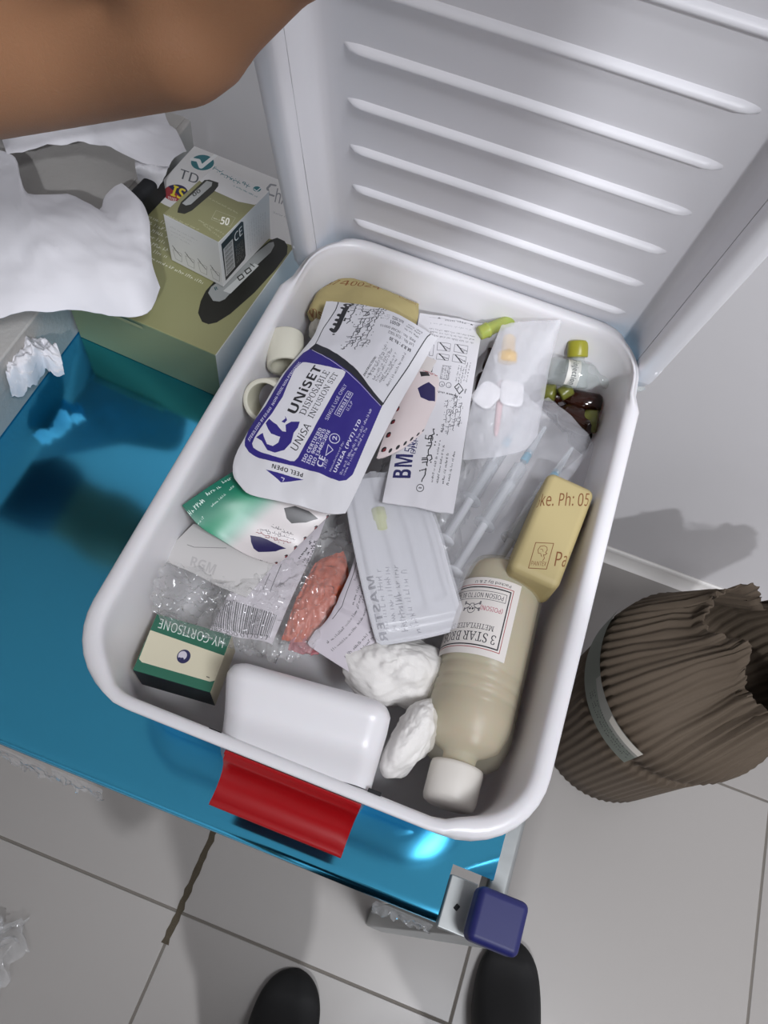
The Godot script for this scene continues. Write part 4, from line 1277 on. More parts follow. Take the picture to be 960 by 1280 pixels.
func ampoules() -> void:
	# clear ampoule with a white label band
	var a := Vector3(0.0753, -0.0400, -0.1747)
	var d := (Vector3(0.1586, -0.0400, -0.1897) - a).normalized()
	var l := Vector3(0.1586, -0.0400, -0.1897).distance_to(a)
	var t := ampoule("clear glass ampoule with a white label band lying in the far right corner", a, d, 0.0118, l, M.glass)
	var p := Pr.new(400, 128, hexc("dcd9d2"))
	p.text("water for injection", [Vector2(10, 100), Vector2(390, 100), Vector2(10, 28)], hexc("3a3a3a"), BOLD)
	var b := Bld.new()
	var e := (UP - d * UP.dot(d)).normalized()
	var w := e.cross(d)
	b.grid(30, 2, func(u: float, v: float) -> Vector3:
		var ang := lerpf(-2.4, 1.6, u)
		return a + d * lerpf(0.026, 0.015, v) + (e * cos(ang) - w * sin(ang)) * 0.0120)
	obj("paper_label", b.done(), printed(p, 0.5), t)
	# vial with the yellow-green cap
	t = thing("vial", "small vial with a yellow-green cap standing behind the clear ampoule", "vial", Vector3(0.0997, -0.0450, -0.1902))
	var c := Vector3(0.0953, -0.0280, -0.1874)
	var up := (Vector3(0.0906, -0.0200, -0.1986) - c).normalized()
	b = Bld.new()
	b.lathe(c, up, [Vector2(0.0083, 0.0), Vector2(0.0086, 0.001), Vector2(0.0086, 0.0115), Vector2(0.008, 0.013)], 28)
	obj("cap", b.done(), mat(hexc("99952a"), 0.35), t)
	b = Bld.new()
	b.lathe(c - up * 0.026, up, [Vector2(0.008, 0.0), Vector2(0.0092, 0.001), Vector2(0.0092, 0.018), Vector2(0.006, 0.023), Vector2(0.006, 0.0265)], 28)
	obj("glass_body", b.done(), M.glass, t)
	# brown ampoules in a heap, seen partly under the white pouch
	var group := "brown glass ampoules in the far right corner"
	var a1 := ampoule("brown glass ampoule, foremost of the heap in the far right corner", Vector3(0.1296, -0.0600, -0.1479), (Vector3(0.0777, -0.0660, -0.1620) - Vector3(0.1296, -0.0600, -0.1479)).normalized(), 0.0105, 0.062, M.brown_glass, group)
	var a2 := ampoule("brown glass ampoule lying crosswise under the clear ampoule", Vector3(0.1307, -0.0580, -0.1722), (Vector3(0.0881, -0.0620, -0.1681) - Vector3(0.1307, -0.0580, -0.1722)).normalized(), 0.0095, 0.060, M.brown_glass, group)
	ampoule("brown glass ampoule deepest in the heap, beside the right wall", Vector3(0.1431, -0.0820, -0.1427), (Vector3(0.0957, -0.0840, -0.1653) - Vector3(0.1431, -0.0820, -0.1427)).normalized(), 0.010, 0.058, M.brown_glass, group)
	ampoule("dark brown glass ampoule between syringe pack and winged pouch", Vector3(0.0361, -0.0600, -0.1338), (Vector3(0.0248, -0.0600, -0.1901) - Vector3(0.0361, -0.0600, -0.1338)).normalized(), 0.010, 0.062, M.brown_glass, "")
	for q in [[Vector3(0.1307, -0.0560, -0.1526), Vector3(0.1286, -0.0560, -0.1525), 0.0098, "flat olive green cap", a1], [Vector3(0.0888, -0.0500, -0.1616), Vector3(0.0788, -0.0500, -0.1616), 0.0072, "pale green tip", a2], [Vector3(0.1005, -0.0500, -0.1724), Vector3(0.0960, -0.0500, -0.1675), 0.0058, "small olive tip", a2]]:
		b = Bld.new()
		var ax: Vector3 = ((q[1] - q[0]).normalized() + Vector3(0, -0.4, 0)).normalized()
		b.lathe(q[0], ax, [Vector2(q[2] * 0.9, 0.0), Vector2(q[2], 0.0008), Vector2(q[2], 0.010), Vector2(q[2] * 0.9, 0.011)], 26)
		obj("ampoule_cap", b.done(), mat(hexc("66682a"), 0.3), q[4]).set_meta("label", q[3])
	# light green needle sheath poking out at the back
	a = Vector3(0.0118, -0.0260, -0.1748)
	b = Bld.new()
	var g0 := Vector3(0.0403, -0.0220, -0.2066)
	b.lathe(a, g0 - a, [Vector2(0.0058, 0.0), Vector2(0.0060, 0.006), Vector2(0.0066, 0.0065), Vector2(0.0066, 0.008), Vector2(0.0056, 0.0085), Vector2(0.0046, g0.distance_to(a) - 0.002), Vector2(0.0036, g0.distance_to(a))], 20)
	tag(obj("needle_cap", b.done(), mat(hexc("a9b65a"), 0.35, 0.0, {"subsurf_scatter_enabled": true, "subsurf_scatter_strength": 0.2})), "light green needle cap poking out behind the winged pouch", "needle cap")

func syringe(label: String, a: Vector3, bb: Vector3, r: float, hub: Material, group := "") -> void:
	var t := thing("syringe", label, "syringe", a, group)
	var d := (bb - a).normalized()
	var l := a.distance_to(bb)
	var b := Bld.new()
	b.lathe(a + d * l * 0.30, d, [Vector2(r * 1.5, 0.0), Vector2(r * 1.5, 0.0012), Vector2(r, 0.0016), Vector2(r, l * 0.40), Vector2(r * 0.45, l * 0.42), Vector2(r * 0.40, l * 0.46)], 20)
	obj("barrel", b.done(), M.clear_plastic, t)
	b = Bld.new()
	b.lathe(a, d, [Vector2(r * 1.25, 0.0), Vector2(r * 1.25, 0.0012), Vector2(r * 0.55, 0.002), Vector2(r * 0.55, l * 0.52), Vector2(r * 0.9, l * 0.53), Vector2(r * 0.9, l * 0.58), Vector2(r * 0.4, l * 0.60)], 16)
	obj("plunger", b.done(), mat(hexc("dcdee2"), 0.4), t)
	b = Bld.new()
	b.lathe(a + d * l * 0.74, d, [Vector2(r * 0.55, 0.0), Vector2(r * 0.6, 0.002), Vector2(r * 0.5, l * 0.07)], 14)
	obj("needle_hub", b.done(), hub, t)
	b = Bld.new()
	b.lathe(a + d * l * 0.79, d, [Vector2(r * 0.6, 0.0), Vector2(r * 0.5, l * 0.05), Vector2(r * 0.3, l * 0.20), Vector2(r * 0.2, l * 0.21)], 14)
	obj("needle_cap", b.done(), M.clear_plastic, t)

func syringes() -> void:
	var blue := mat(hexc("4fa3bf"), 0.35)
	var y := -0.050
	syringe("syringe with a blue needle hub, middle one in the clear pouch", Vector3(0.0583, -0.0560, 0.0268), Vector3(0.0903, -0.0560, -0.1292), 0.0060, blue)
	syringe("syringe nearest the yellow gauze pack in the clear pouch", Vector3(0.0803, -0.0560, 0.0288), Vector3(0.1166, -0.0560, -0.1184), 0.0060, blue, "")
	syringe("syringe nearest the printed syringe pack in the clear pouch", Vector3(0.0436, -0.0560, 0.0044), Vector3(0.0697, -0.0560, -0.1324), 0.0060, blue, "")
	# clear pouch over them
	var f := coons(PackedVector3Array([Vector3(0.0306, -0.0440, -0.0372), Vector3(0.0496, -0.0440, -0.0839), Vector3(0.0678, -0.0440, -0.1294), Vector3(0.0841, -0.0440, -0.1501)]), PackedVector3Array([Vector3(0.0841, -0.0440, -0.1501), Vector3(0.1079, -0.0440, -0.1386), Vector3(0.1270, -0.0440, -0.1240), Vector3(0.1286, -0.0440, -0.1138), Vector3(0.1215, -0.0440, -0.0861)]), PackedVector3Array([Vector3(0.0570, -0.0440, 0.0457), Vector3(0.0804, -0.0440, 0.0427), Vector3(0.0946, -0.0440, 0.0062), Vector3(0.1104, -0.0440, -0.0555), Vector3(0.1215, -0.0440, -0.0861)]), PackedVector3Array([Vector3(0.0306, -0.0440, -0.0372), Vector3(0.0356, -0.0440, 0.0025), Vector3(0.0421, -0.0440, 0.0281), Vector3(0.0570, -0.0440, 0.0457)]))
	tag(obj("syringe_pouch", sheet(f, func(u: float, v: float) -> float: return 0.004 * hump(u, v) + 0.0016 * sin(v * 19.0) * hump(u, v) + 0.0015 * FN.get_noise_2d(u * 9, v * 9), 0.0003, 36, 36), M.haze_film), "long clear plastic pouch holding three syringes, above the bottle", "syringe pouch")
	f = coons(PackedVector3Array([Vector3(0.1124, -0.0580, -0.0928), Vector3(0.1244, -0.0580, -0.1147), Vector3(0.1321, -0.0580, -0.1335)]), PackedVector3Array([Vector3(0.1321, -0.0580, -0.1335), Vector3(0.1377, -0.0580, -0.1206), Vector3(0.1385, -0.0580, -0.1042), Vector3(0.1362, -0.0580, -0.0900)]), PackedVector3Array([Vector3(0.1116, -0.0580, -0.0682), Vector3(0.1240, -0.0580, -0.0783), Vector3(0.1362, -0.0580, -0.0900)]), PackedVector3Array([Vector3(0.1124, -0.0580, -0.0928), Vector3(0.1090, -0.0580, -0.0791), Vector3(0.1116, -0.0580, -0.0682)]))
	tag(obj("pouch_end", sheet(f, func(u: float, v: float) -> float: return 0.002 * hump(u, v), 0.0006, 12, 12), M.blister), "rounded whitish pouch end showing beside the yellow gauze pack", "pouch")
	# hard blister pack in the middle
	var q := coons(PackedVector3Array([Vector3(-0.0422, -0.0320, -0.0012), Vector3(-0.0222, -0.0320, -0.0159), Vector3(0.0076, -0.0320, -0.0258)]), PackedVector3Array([Vector3(0.0076, -0.0320, -0.0258), Vector3(0.0330, -0.0320, 0.0030), Vector3(0.0574, -0.0320, 0.0410), Vector3(0.0724, -0.0360, 0.0617), Vector3(0.0748, -0.0360, 0.0658), Vector3(0.0745, -0.0360, 0.0703)]), PackedVector3Array([Vector3(0.0234, -0.0360, 0.1039), Vector3(0.0270, -0.0360, 0.1043), Vector3(0.0310, -0.0360, 0.1026), Vector3(0.0535, -0.0360, 0.0887), Vector3(0.0719, -0.0360, 0.0751), Vector3(0.0745, -0.0360, 0.0703)]), PackedVector3Array([Vector3(-0.0422, -0.0320, -0.0012), Vector3(-0.0281, -0.0320, 0.0255), Vector3(-0.0050, -0.0320, 0.0635), Vector3(0.0179, -0.0360, 0.0969), Vector3(0.0234, -0.0360, 0.1039)]))
	var p := Pr.new(700, 1400, hexc("d3d3d7"))
	p.text("MASTER", [Vector2(120.6, 844.6), Vector2(107.6, 1350.5), Vector2(61.1, 849.8)], hexc("77777f"), BOLD)
	for k in 4:
		var o := [Vector2(137.5, 1281.7), Vector2(191.9, 813.4)]
		p.fine(o[0] + Vector2(60 * k, 0), o[1] + Vector2(60 * k, -20), 44, hexc("7c7c84"), k + 90, 6.0)
	p.fine([Vector2(272.1, 1297.6)][0], [Vector2(280.8, 1016.1)][0], 46, hexc("606068"), 95, 6.0)
	p.fine([Vector2(353.1, 1324.7)][0], [Vector2(346.4, 1166.0)][0], 40, hexc("606068"), 96, 6.0)
	var t := thing("blister_pack", "hard translucent white blister pack lying in the middle of the box", "blister pack", Vector3(0.0243, -0.0500, 0.0464))
	obj("backing_paper", sheet(func(u: float, v: float) -> Vector3: return q.call(u, v) - UP * 0.006, func(u: float, v: float) -> float: return 0.0, 0.0005, 14, 20), printed(p, 0.6), t)
	var relief := func(u: float, v: float) -> float:
		var h := 0.0032 * smoothstep(0.09, 0.12, u) * smoothstep(0.91, 0.88, u) * smoothstep(0.93, 0.91, v)
		var ch := 0.0
		for c in [0.30, 0.52, 0.74]:
			ch = maxf(ch, smoothstep(0.075, 0.06, absf(u - c - 0.03 * (v - 0.5))) * smoothstep(0.85 if c < 0.6 else 0.80, 0.83 if c < 0.6 else 0.78, v))
		return h * (1.0 - 0.6 * ch)
	obj("tray", sheet(q, relief, 0.0006, 60, 50), M.blister, t)
	var b := Bld.new()
	b.lathe(Vector3(-0.0115, -0.0395, 0.0076), Vector3(-0.0005, -0.0405, 0.0254) - Vector3(-0.0115, -0.0395, 0.0076), [Vector2(0.003, 0.0), Vector2(0.0055, 0.001), Vector2(0.0055, 0.010), Vector2(0.0045, 0.0105), Vector2(0.0045, 0.018), Vector2(0.003, 0.019)], 18)
	obj("needle_hub", b.done(), mat(hexc("c3c87e"), 0.4), t).set_meta("label", "pale yellow-green hub")
	# winged cannula in its soft pouch
	t = thing("cannula", "intravenous cannula with white wings and a yellow cap inside the soft pouch", "cannula", Vector3(0.0476, -0.0500, -0.1447))
	b = Bld.new()
	b.lathe(Vector3(0.0416, -0.0300, -0.1579), Vector3(0.0356, -0.0220, -0.1794) - Vector3(0.0416, -0.0300, -0.1579), [Vector2(0.0060, 0.0), Vector2(0.0082, 0.001), Vector2(0.0082, 0.008), Vector2(0.0060, 0.009), Vector2(0.0052, 0.022), Vector2(0.003, 0.024)], 20)
	obj("cap", b.done(), mat(hexc("e0b021"), 0.4), t).set_meta("label", "yellow cap")
	for w in [[Vector3(0.0353, -0.0355, -0.1238), 0.35], [Vector3(0.0538, -0.0345, -0.1332), -0.2]]:
		var loops := []
		for e in [[0.84, -0.0014], [0.97, -0.0009], [1.0, 0.0], [0.97, 0.0009], [0.84, 0.0014]]:
			var loop := PackedVector3Array()
			for rp in ring_of(0.0098 * e[0], 0.0132 * e[0], 0.0062 * e[0], e[1], 5): loop.append(w[0] + rp.rotated(UP, -w[1]))
			loops.append(loop)
		b = Bld.new()
		b.loft(loops, true, true, true)
		obj("wing", b.done(), mat(hexc("f2f0f2"), 0.35), t)
	b = Bld.new()
	b.lathe(Vector3(0.0435, -0.0410, -0.1463), Vector3(0.0552, -0.0410, -0.0810) - Vector3(0.0435, -0.0410, -0.1463), [Vector2(0.003, 0.0), Vector2(0.0045, 0.002), Vector2(0.0045, 0.016), Vector2(0.003, 0.018), Vector2(0.0022, 0.05), Vector2(0.001, 0.055)], 14)
	obj("hub_tube", b.done(), mat(hexc("dcb9bb"), 0.4), t)
	f = coons(PackedVector3Array([Vector3(0.0266, -0.0100, -0.1759), Vector3(0.0455, -0.0040, -0.1837), Vector3(0.0706, 0.0020, -0.1906)]), PackedVector3Array([Vector3(0.0706, 0.0020, -0.1906), Vector3(0.0738, -0.0140, -0.1650), Vector3(0.0793, -0.0260, -0.1309), Vector3(0.0837, -0.0320, -0.0996)]), PackedVector3Array([Vector3(0.0353, -0.0320, -0.0541), Vector3(0.0472, -0.0320, -0.0601), Vector3(0.0638, -0.0320, -0.0706), Vector3(0.0777, -0.0320, -0.0822), Vector3(0.0837, -0.0320, -0.0996)]), PackedVector3Array([Vector3(0.0266, -0.0100, -0.1759), Vector3(0.0256, -0.0220, -0.1346), Vector3(0.0260, -0.0320, -0.1133), Vector3(0.0289, -0.0320, -0.0859), Vector3(0.0353, -0.0320, -0.0541)]))
	tag(obj("soft_pouch", pouch(f, func(u: float, v: float) -> float: return 0.004 * hump(u, v) + 0.0018 * FN.get_noise_2d(u * 6, v * 6), func(u: float, v: float) -> float: return 0.012 * hump(u, v), 26, 30), M.soft_film), "soft frosted pouch around a winged cannula, right of the printed pack", "pouch")

func packets() -> void:
	var ink := hexc("242428")
	# ---- infusion set pouch
	var p := Pr.new(760, 1480, hexc("dddcdf"))
	var pur := hexc("30267e")
	p.poly([Vector2(68.1, 402.6), Vector2(61.4, 259.2), Vector2(96.1, 112.4), Vector2(87.2, -22.7), Vector2(306.0, -66.5), Vector2(501.5, -54.0), Vector2(691.8, -5.5), Vector2(661.8, 672.1)], hexc("d6d5da"))
	p.poly([Vector2(59.7, 459.4), Vector2(216.0, 509.3), Vector2(404.1, 594.0), Vector2(662.1, 685.5), Vector2(674.1, 918.2), Vector2(686.0, 1138.6), Vector2(687.1, 1192.8), Vector2(669.2, 1241.1), Vector2(634.0, 1261.9), Vector2(492.1, 1263.7), Vector2(350.6, 1265.4), Vector2(221.5, 1269.3), Vector2(83.3, 1263.4), Vector2(38.7, 1247.3), Vector2(10.1, 1204.6), Vector2(-2.3, 1148.7), Vector2(-1.0, 1073.9), Vector2(23.2, 976.6), Vector2(23.9, 862.0), Vector2(21.0, 662.0), Vector2(34.9, 502.8)], pur)
	p.poly([Vector2(55.1, 461.2), Vector2(68.1, 402.6), Vector2(240.9, 465.7), Vector2(512.1, 604.2), Vector2(666.5, 670.2), Vector2(659.9, 693.1), Vector2(404.1, 594.0), Vector2(216.0, 509.3)], hexc("26272e"))
	p.stroke([Vector2(78.3, 465.1), Vector2(220.8, 520.7), Vector2(409.0, 605.5), Vector2(655.2, 695.0)], 3.0, hexc("c9c8da"))
	p.stroke([Vector2(68.1, 402.6), Vector2(57.6, 313.9), Vector2(61.4, 259.2), Vector2(83.2, 170.7), Vector2(96.1, 112.4), Vector2(94.9, 33.5), Vector2(87.2, -22.7)], 6.0, ink)
	p.stroke([Vector2(661.8, 672.1), Vector2(678.2, 341.6), Vector2(691.8, -5.5)], 6.0, ink)
	p.poly([Vector2(80.9, 611.8), Vector2(85.8, 594.8), Vector2(110.9, 587.1), Vector2(330.4, 577.2), Vector2(355.5, 588.5), Vector2(362.2, 618.5), Vector2(361.3, 1205.0), Vector2(351.3, 1234.5), Vector2(330.2, 1240.4), Vector2(98.8, 1223.3), Vector2(76.6, 1206.7), Vector2(72.6, 1167.8), Vector2(93.7, 1004.7), Vector2(105.4, 882.5), Vector2(73.8, 662.4)], hexc("dedde2"))
	# emblem
	p.poly([Vector2(82.2, 1166.4), Vector2(109.6, 1127.5), Vector2(158.5, 1171.5), Vector2(200.2, 1173.8), Vector2(219.5, 1147.0), Vector2(211.9, 1111.9), Vector2(150.5, 1111.1), Vector2(93.9, 1073.0), Vector2(97.3, 1037.4), Vector2(154.4, 1052.5), Vector2(206.1, 1078.7), Vector2(228.9, 1079.7), Vector2(204.6, 1038.7), Vector2(226.5, 1010.9), Vector2(270.7, 1002.0), Vector2(277.0, 1041.4), Vector2(271.0, 1075.5), Vector2(285.2, 1133.4), Vector2(270.7, 1183.8), Vector2(230.7, 1210.0), Vector2(183.1, 1206.1), Vector2(125.5, 1165.6)], pur)
	p.poly([Vector2(169.3, 1025.0), Vector2(182.9, 999.2), Vector2(171.7, 982.2), Vector2(197.9, 1005.9), Vector2(193.0, 1028.1)], pur)
	p.text("UNiSET", [Vector2(229.1, 959.1), Vector2(222.0, 604.8), Vector2(163.7, 948.7)], ink, BOLD)
	p.text("DISPOSABLE", [Vector2(278.7, 955.7), Vector2(275.6, 620.9), Vector2(241.2, 949.2)], ink, SERIF)
	p.text("INFUSION SET", [Vector2(328.9, 963.4), Vector2(325.4, 618.3), Vector2(295.4, 956.6)], ink, SERIF)
	p.text("UNiSA", [Vector2(336.1, 1174.2), Vector2(342.0, 1008.9), Vector2(291.8, 1161.4)], ink, SANS)
	var wh := hexc("d9d8e6")
	p.text("STERILIZED BY EO.GAS", [Vector2(54.3, 1206.8), Vector2(77.1, 969.7), Vector2(33.7, 1201.1)], wh, BOLD)
	p.text("NON-TOXIC NON-PYROGENIC", [Vector2(78.1, 952.8), Vector2(78.0, 595.4), Vector2(58.4, 949.4)], wh, BOLD)
	p.text("SINGLE USE ONLY", [Vector2(414.8, 944.2), Vector2(412.5, 679.0), Vector2(392.7, 940.3)], wh, SANS)
	p.stroke([Vector2(431.4, 891.7), Vector2(468.1, 896.1), Vector2(470.4, 718.8), Vector2(434.3, 715.7)], 3.0, wh, true)
	p.text("STERILE EO", [Vector2(460.4, 887.7), Vector2(462.6, 724.5), Vector2(441.0, 885.4)], wh, BOLD)
	p.text("U.S.P", [Vector2(498.7, 838.0), Vector2(499.6, 772.9), Vector2(478.8, 834.6)], wh, SANS)
	p.text("ISO CERTIFIED", [Vector2(409.4, 1226.7), Vector2(409.8, 1009.7), Vector2(387.3, 1222.7)], wh, BOLD)
	p.text("ISO 9001:2015", [Vector2(437.7, 1228.2), Vector2(434.5, 1010.0), Vector2(416.4, 1223.9)], wh, BOLD)
	p.text("ISO 13485:2016", [Vector2(466.1, 1229.7), Vector2(459.6, 1006.3), Vector2(444.8, 1225.4)], wh, BOLD)
	p.text("CE", [Vector2(514.6, 1223.1), Vector2(505.4, 1157.7), Vector2(476.5, 1220.4)], wh, BOLD)
	p.text("2195", [Vector2(531.9, 1220.1), Vector2(525.0, 1165.2), Vector2(514.5, 1218.0)], wh, SANS)
	p.stroke([Vector2(500.8, 1146.8), Vector2(523.7, 1099.3), Vector2(484.5, 1084.3)], 4.0, wh, true)
	var c: Vector2 = [Vector2(500.3, 1034.6)][0]
	p.ring(c, 30, 5.0, wh)
	p.text("2", [Vector2(517.3, 1040.6), Vector2(507.1, 1016.6), Vector2(492.7, 1050.4)], wh, BOLD)
	p.text("Manufactured By:", [Vector2(570.5, 1223.9), Vector2(563.5, 1028.5), Vector2(555.4, 1222.3)], wh, SANS)
	p.text("UNISA (PVT) LTD", [Vector2(601.5, 1219.3), Vector2(598.3, 850.1), Vector2(577.0, 1214.9)], wh, BOLD)
	p.fine([Vector2(632.5, 1214.6)][0], [Vector2(621.5, 750.5)][0], 16, wh, 101, 2.2)
	p.fine([Vector2(650.2, 1212.7)][0], [Vector2(646.4, 861.4)][0], 16, wh, 102, 2.2)
	p.text("PEEL OPEN", [Vector2(426.5, 1291.5), Vector2(247.3, 1283.7), Vector2(431.4, 1315.2)], ink, BOLD)
	p.poly([Vector2(226.3, 1321.4), Vector2(444.0, 1328.1), Vector2(327.6, 1368.0)], pur)
	p.stroke([Vector2(320.1, 1342.8), Vector2(338.2, 1344.6), Vector2(335.8, 1358.3)], 4.0, wh)
	# title in cursive script, read from lower left to upper right
	p.stroke([Vector2(135.7, 280.3), Vector2(141.8, 249.1), Vector2(143.2, 205.0), Vector2(145.0, 154.5), Vector2(146.9, 106.5), Vector2(151.6, 74.7)], 26.0, ink)
	for q in [[Vector2(129.7, 280.3), Vector2(111.2, 265.4)], [Vector2(141.9, 232.9), Vector2(118.4, 225.1)], [Vector2(144.0, 199.7), Vector2(120.5, 191.9)], [Vector2(144.3, 162.2), Vector2(122.5, 153.8)], [Vector2(148.5, 95.9), Vector2(126.7, 87.5)]]:
		p.stroke(q, 20.0, ink)
	p.stroke([Vector2(151.6, 74.7), Vector2(132.9, 45.2), Vector2(140.3, 19.8), Vector2(161.2, 26.1), Vector2(165.1, 49.3), Vector2(152.3, 62.1)], 17.0, ink)
	p.stroke([Vector2(161.2, 26.1), Vector2(176.0, 27.5), Vector2(173.0, 6.4), Vector2(149.4, -6.2)], 15.0, ink)
	for q in [Vector2(142.2, -23.1), Vector2(167.6, -6.3), Vector2(166.4, 190.5), Vector2(167.1, 177.8), Vector2(138.8, 306.5), Vector2(168.7, 114.9)]:
		p.disc(q, 7, ink)
	p.script([Vector2(198.9, 209.6)][0], [Vector2(209.0, -20.8)][0], 60, 6, hexc("3a3a40"), 21)
	for q in [[Vector2(266.5, 423.2), Vector2(271.7, 90.1)], [Vector2(283.7, 384.8), Vector2(292.2, 19.5)], [Vector2(328.6, 401.7), Vector2(334.9, -22.9)], [Vector2(349.9, 372.9), Vector2(361.3, -8.9)], [Vector2(264.8, 92.9), Vector2(243.7, -22.7)]]:
		p.script(q[0], q[1], 54, 4.5, hexc("3a3a40"), int(q[0].y))
	p.text("M.R.P : Rs. 30", [Vector2(643.2, 213.3), Vector2(481.9, 223.9), Vector2(647.3, 236.8)], ink, BOLD)
	p.text("Lot No. : ELN 1002", [Vector2(644.1, 172.8), Vector2(455.8, 187.0), Vector2(647.2, 194.1)], ink, SANS)
	p.text("Reg. No. : HCAM 00015", [Vector2(641.7, 138.6), Vector2(388.7, 154.4), Vector2(645.7, 162.1)], ink, SANS)
	p.text("Mfg. Lic. No.", [Vector2(645.5, 93.2), Vector2(539.9, 97.6), Vector2(649.1, 115.5)], ink, SANS)
	p.text("Mfg. Date", [Vector2(645.1, 52.0), Vector2(545.3, 62.8), Vector2(649.1, 75.4)], ink, SANS)
	p.text("Exp. Date", [Vector2(651.5, 24.4), Vector2(552.6, 32.4), Vector2(654.6, 45.6)], ink, SANS)
	p.text("4D001", [Vector2(505.1, 88.0), Vector2(438.4, 99.1), Vector2(511.4, 121.7)], hexc("55555a"), BOLD)
	p.text("AUG 2022", [Vector2(517.1, 33.1), Vector2(437.4, 49.6), Vector2(524.4, 71.4)], hexc("55555a"), BOLD)
	for k in 3:
		var o := [Vector2(421.2, 47.5), Vector2(360.4, 59.9)]
		p.fine(o[0] + Vector2(0, 22 * k), o[1] + Vector2(0, 22 * k), 18, hexc("8a8a90"), 110 + k, 2.0)
	p.text("INSTRUCTION:", [Vector2(476.4, 573.2), Vector2(470.5, 406.8), Vector2(462.2, 568.8)], ink, BOLD)
	for q in [[Vector2(500.1, 571.2), Vector2(488.8, 263.7)], [Vector2(511.0, 544.0), Vector2(504.9, 301.1)], [Vector2(543.0, 561.4), Vector2(525.1, 324.2)], [Vector2(564.1, 557.9), Vector2(537.4, 281.5)], [Vector2(586.1, 556.6), Vector2(577.4, 303.0)], [Vector2(599.7, 533.4), Vector2(600.0, 331.5)], [Vector2(638.0, 550.8), Vector2(631.5, 262.1)]]:
		p.fine(q[0], q[1], 17, hexc("44444a"), int(q[0].x) + 7, 2.2)
	var f := coons(PackedVector3Array([Vector3(-0.1129, -0.0120, -0.1398), Vector3(-0.0932, -0.0120, -0.1464), Vector3(-0.0606, -0.0120, -0.1525), Vector3(-0.0383, -0.0120, -0.1482), Vector3(-0.0176, -0.0180, -0.1470)]), PackedVector3Array([Vector3(-0.0176, -0.0180, -0.1470), Vector3(-0.0190, -0.0180, -0.1427), Vector3(-0.0220, -0.0180, -0.1067), Vector3(-0.0251, -0.0180, -0.0716), Vector3(-0.0270, -0.0140, -0.0186), Vector3(-0.0272, -0.0090, 0.0195), Vector3(-0.0277, -0.0070, 0.0373)]), PackedVector3Array([Vector3(-0.1083, -0.0060, 0.0424), Vector3(-0.1032, -0.0060, 0.0457), Vector3(-0.0935, -0.0060, 0.0498), Vector3(-0.0751, -0.0060, 0.0473), Vector3(-0.0556, -0.0060, 0.0444), Vector3(-0.0379, -0.0060, 0.0429), Vector3(-0.0277, -0.0070, 0.0373)]), PackedVector3Array([Vector3(-0.1129, -0.0120, -0.1398), Vector3(-0.1072, -0.0080, -0.0984), Vector3(-0.1110, -0.0040, -0.0664), Vector3(-0.1133, -0.0030, -0.0447), Vector3(-0.1139, -0.0030, -0.0199), Vector3(-0.1151, -0.0040, 0.0197), Vector3(-0.1126, -0.0050, 0.0358), Vector3(-0.1083, -0.0060, 0.0424)]))
	tag(obj("infusion_pouch", pouch(f, func(u: float, v: float) -> float: return 0.006 * hump(u, v, 4.0) + 0.0016 * FN.get_noise_2d(u * 4, v * 5), func(u: float, v: float) -> float: return 0.008 * hump(u, v, 8.0), 30, 40), printed(p, 0.42)), "white and purple infusion set pouch lying on top of the heap", "pouch")
	# ---- printed syringe pack
	p = Pr.new(560, 1600, hexc("dcdade"))
	var nav := hexc("23245c")
	p.text("BM", [Vector2(181.3, 1367.1), Vector2(172.4, 1197.7), Vector2(55.7, 1373.9)], nav, BOLD)
	p.text("5ML", [Vector2(173.3, 1180.5), Vector2(179.1, 1047.9), Vector2(106.0, 1179.1)], nav, SANS)
	p.text("DISPOSABLE SYRINGE", [Vector2(185.1, 1189.7), Vector2(204.7, 591.9), Vector2(150.2, 1187.2)], nav, SANS)
	for q in [[Vector2(279.8, 1386.0), Vector2(284.3, 1188.1)], [Vector2(289.2, 1187.3), Vector2(301.9, 940.6)]]:
		p.script(q[0], q[1], 74, 8, ink, int(q[0].y))
	p.text("5", [Vector2(298.8, 1069.7), Vector2(296.8, 1029.1), Vector2(234.9, 1072.7)], ink, SANS)
	p.ring([Vector2(264.3, 1431.9)][0], 26, 5, ink)
	p.text("8", [Vector2(274.9, 1435.1), Vector2(274.8, 1423.6), Vector2(253.2, 1436.5)], ink, BOLD)
	for q in [[Vector2(348.0, 1375.5), Vector2(357.5, 1053.2)], [Vector2(393.2, 1376.3), Vector2(396.7, 1084.7)], [Vector2(438.3, 1376.2), Vector2(437.7, 1133.8)], [Vector2(474.9, 1379.3), Vector2(483.6, 1114.5)]]:
		p.fine(q[0], q[1], 17, ink, int(q[0].x) + 200, 3.0)
	for q in [[Vector2(372.6, 991.3), Vector2(368.2, 718.7)], [Vector2(410.3, 1000.7), Vector2(409.1, 647.2)], [Vector2(444.7, 959.1), Vector2(436.6, 685.9)], [Vector2(478.5, 912.1), Vector2(477.6, 711.4)]]:
		p.script(q[0], q[1], 40, 4, hexc("4a4a50"), int(q[0].y) + 3)
	var gr := hexc("55555b")
	p.stroke([Vector2(106.0, 49.2), Vector2(557.5, 40.7)], 2.5, gr)
	p.poly([Vector2(173.2, 55.1), Vector2(197.3, 54.3), Vector2(182.7, 33.3)], ink)
	p.poly([Vector2(432.9, 57.8), Vector2(457.1, 57.1), Vector2(441.9, 37.3)], ink)
	p.text("PEEL HERE", [Vector2(396.4, 35.9), Vector2(226.5, 44.5), Vector2(397.8, 59.2)], gr, SANS)
	p.fine([Vector2(446.1, 107.2)][0], [Vector2(123.5, 116.7)][0], 18, hexc("9a9aa0"), 301, 2)
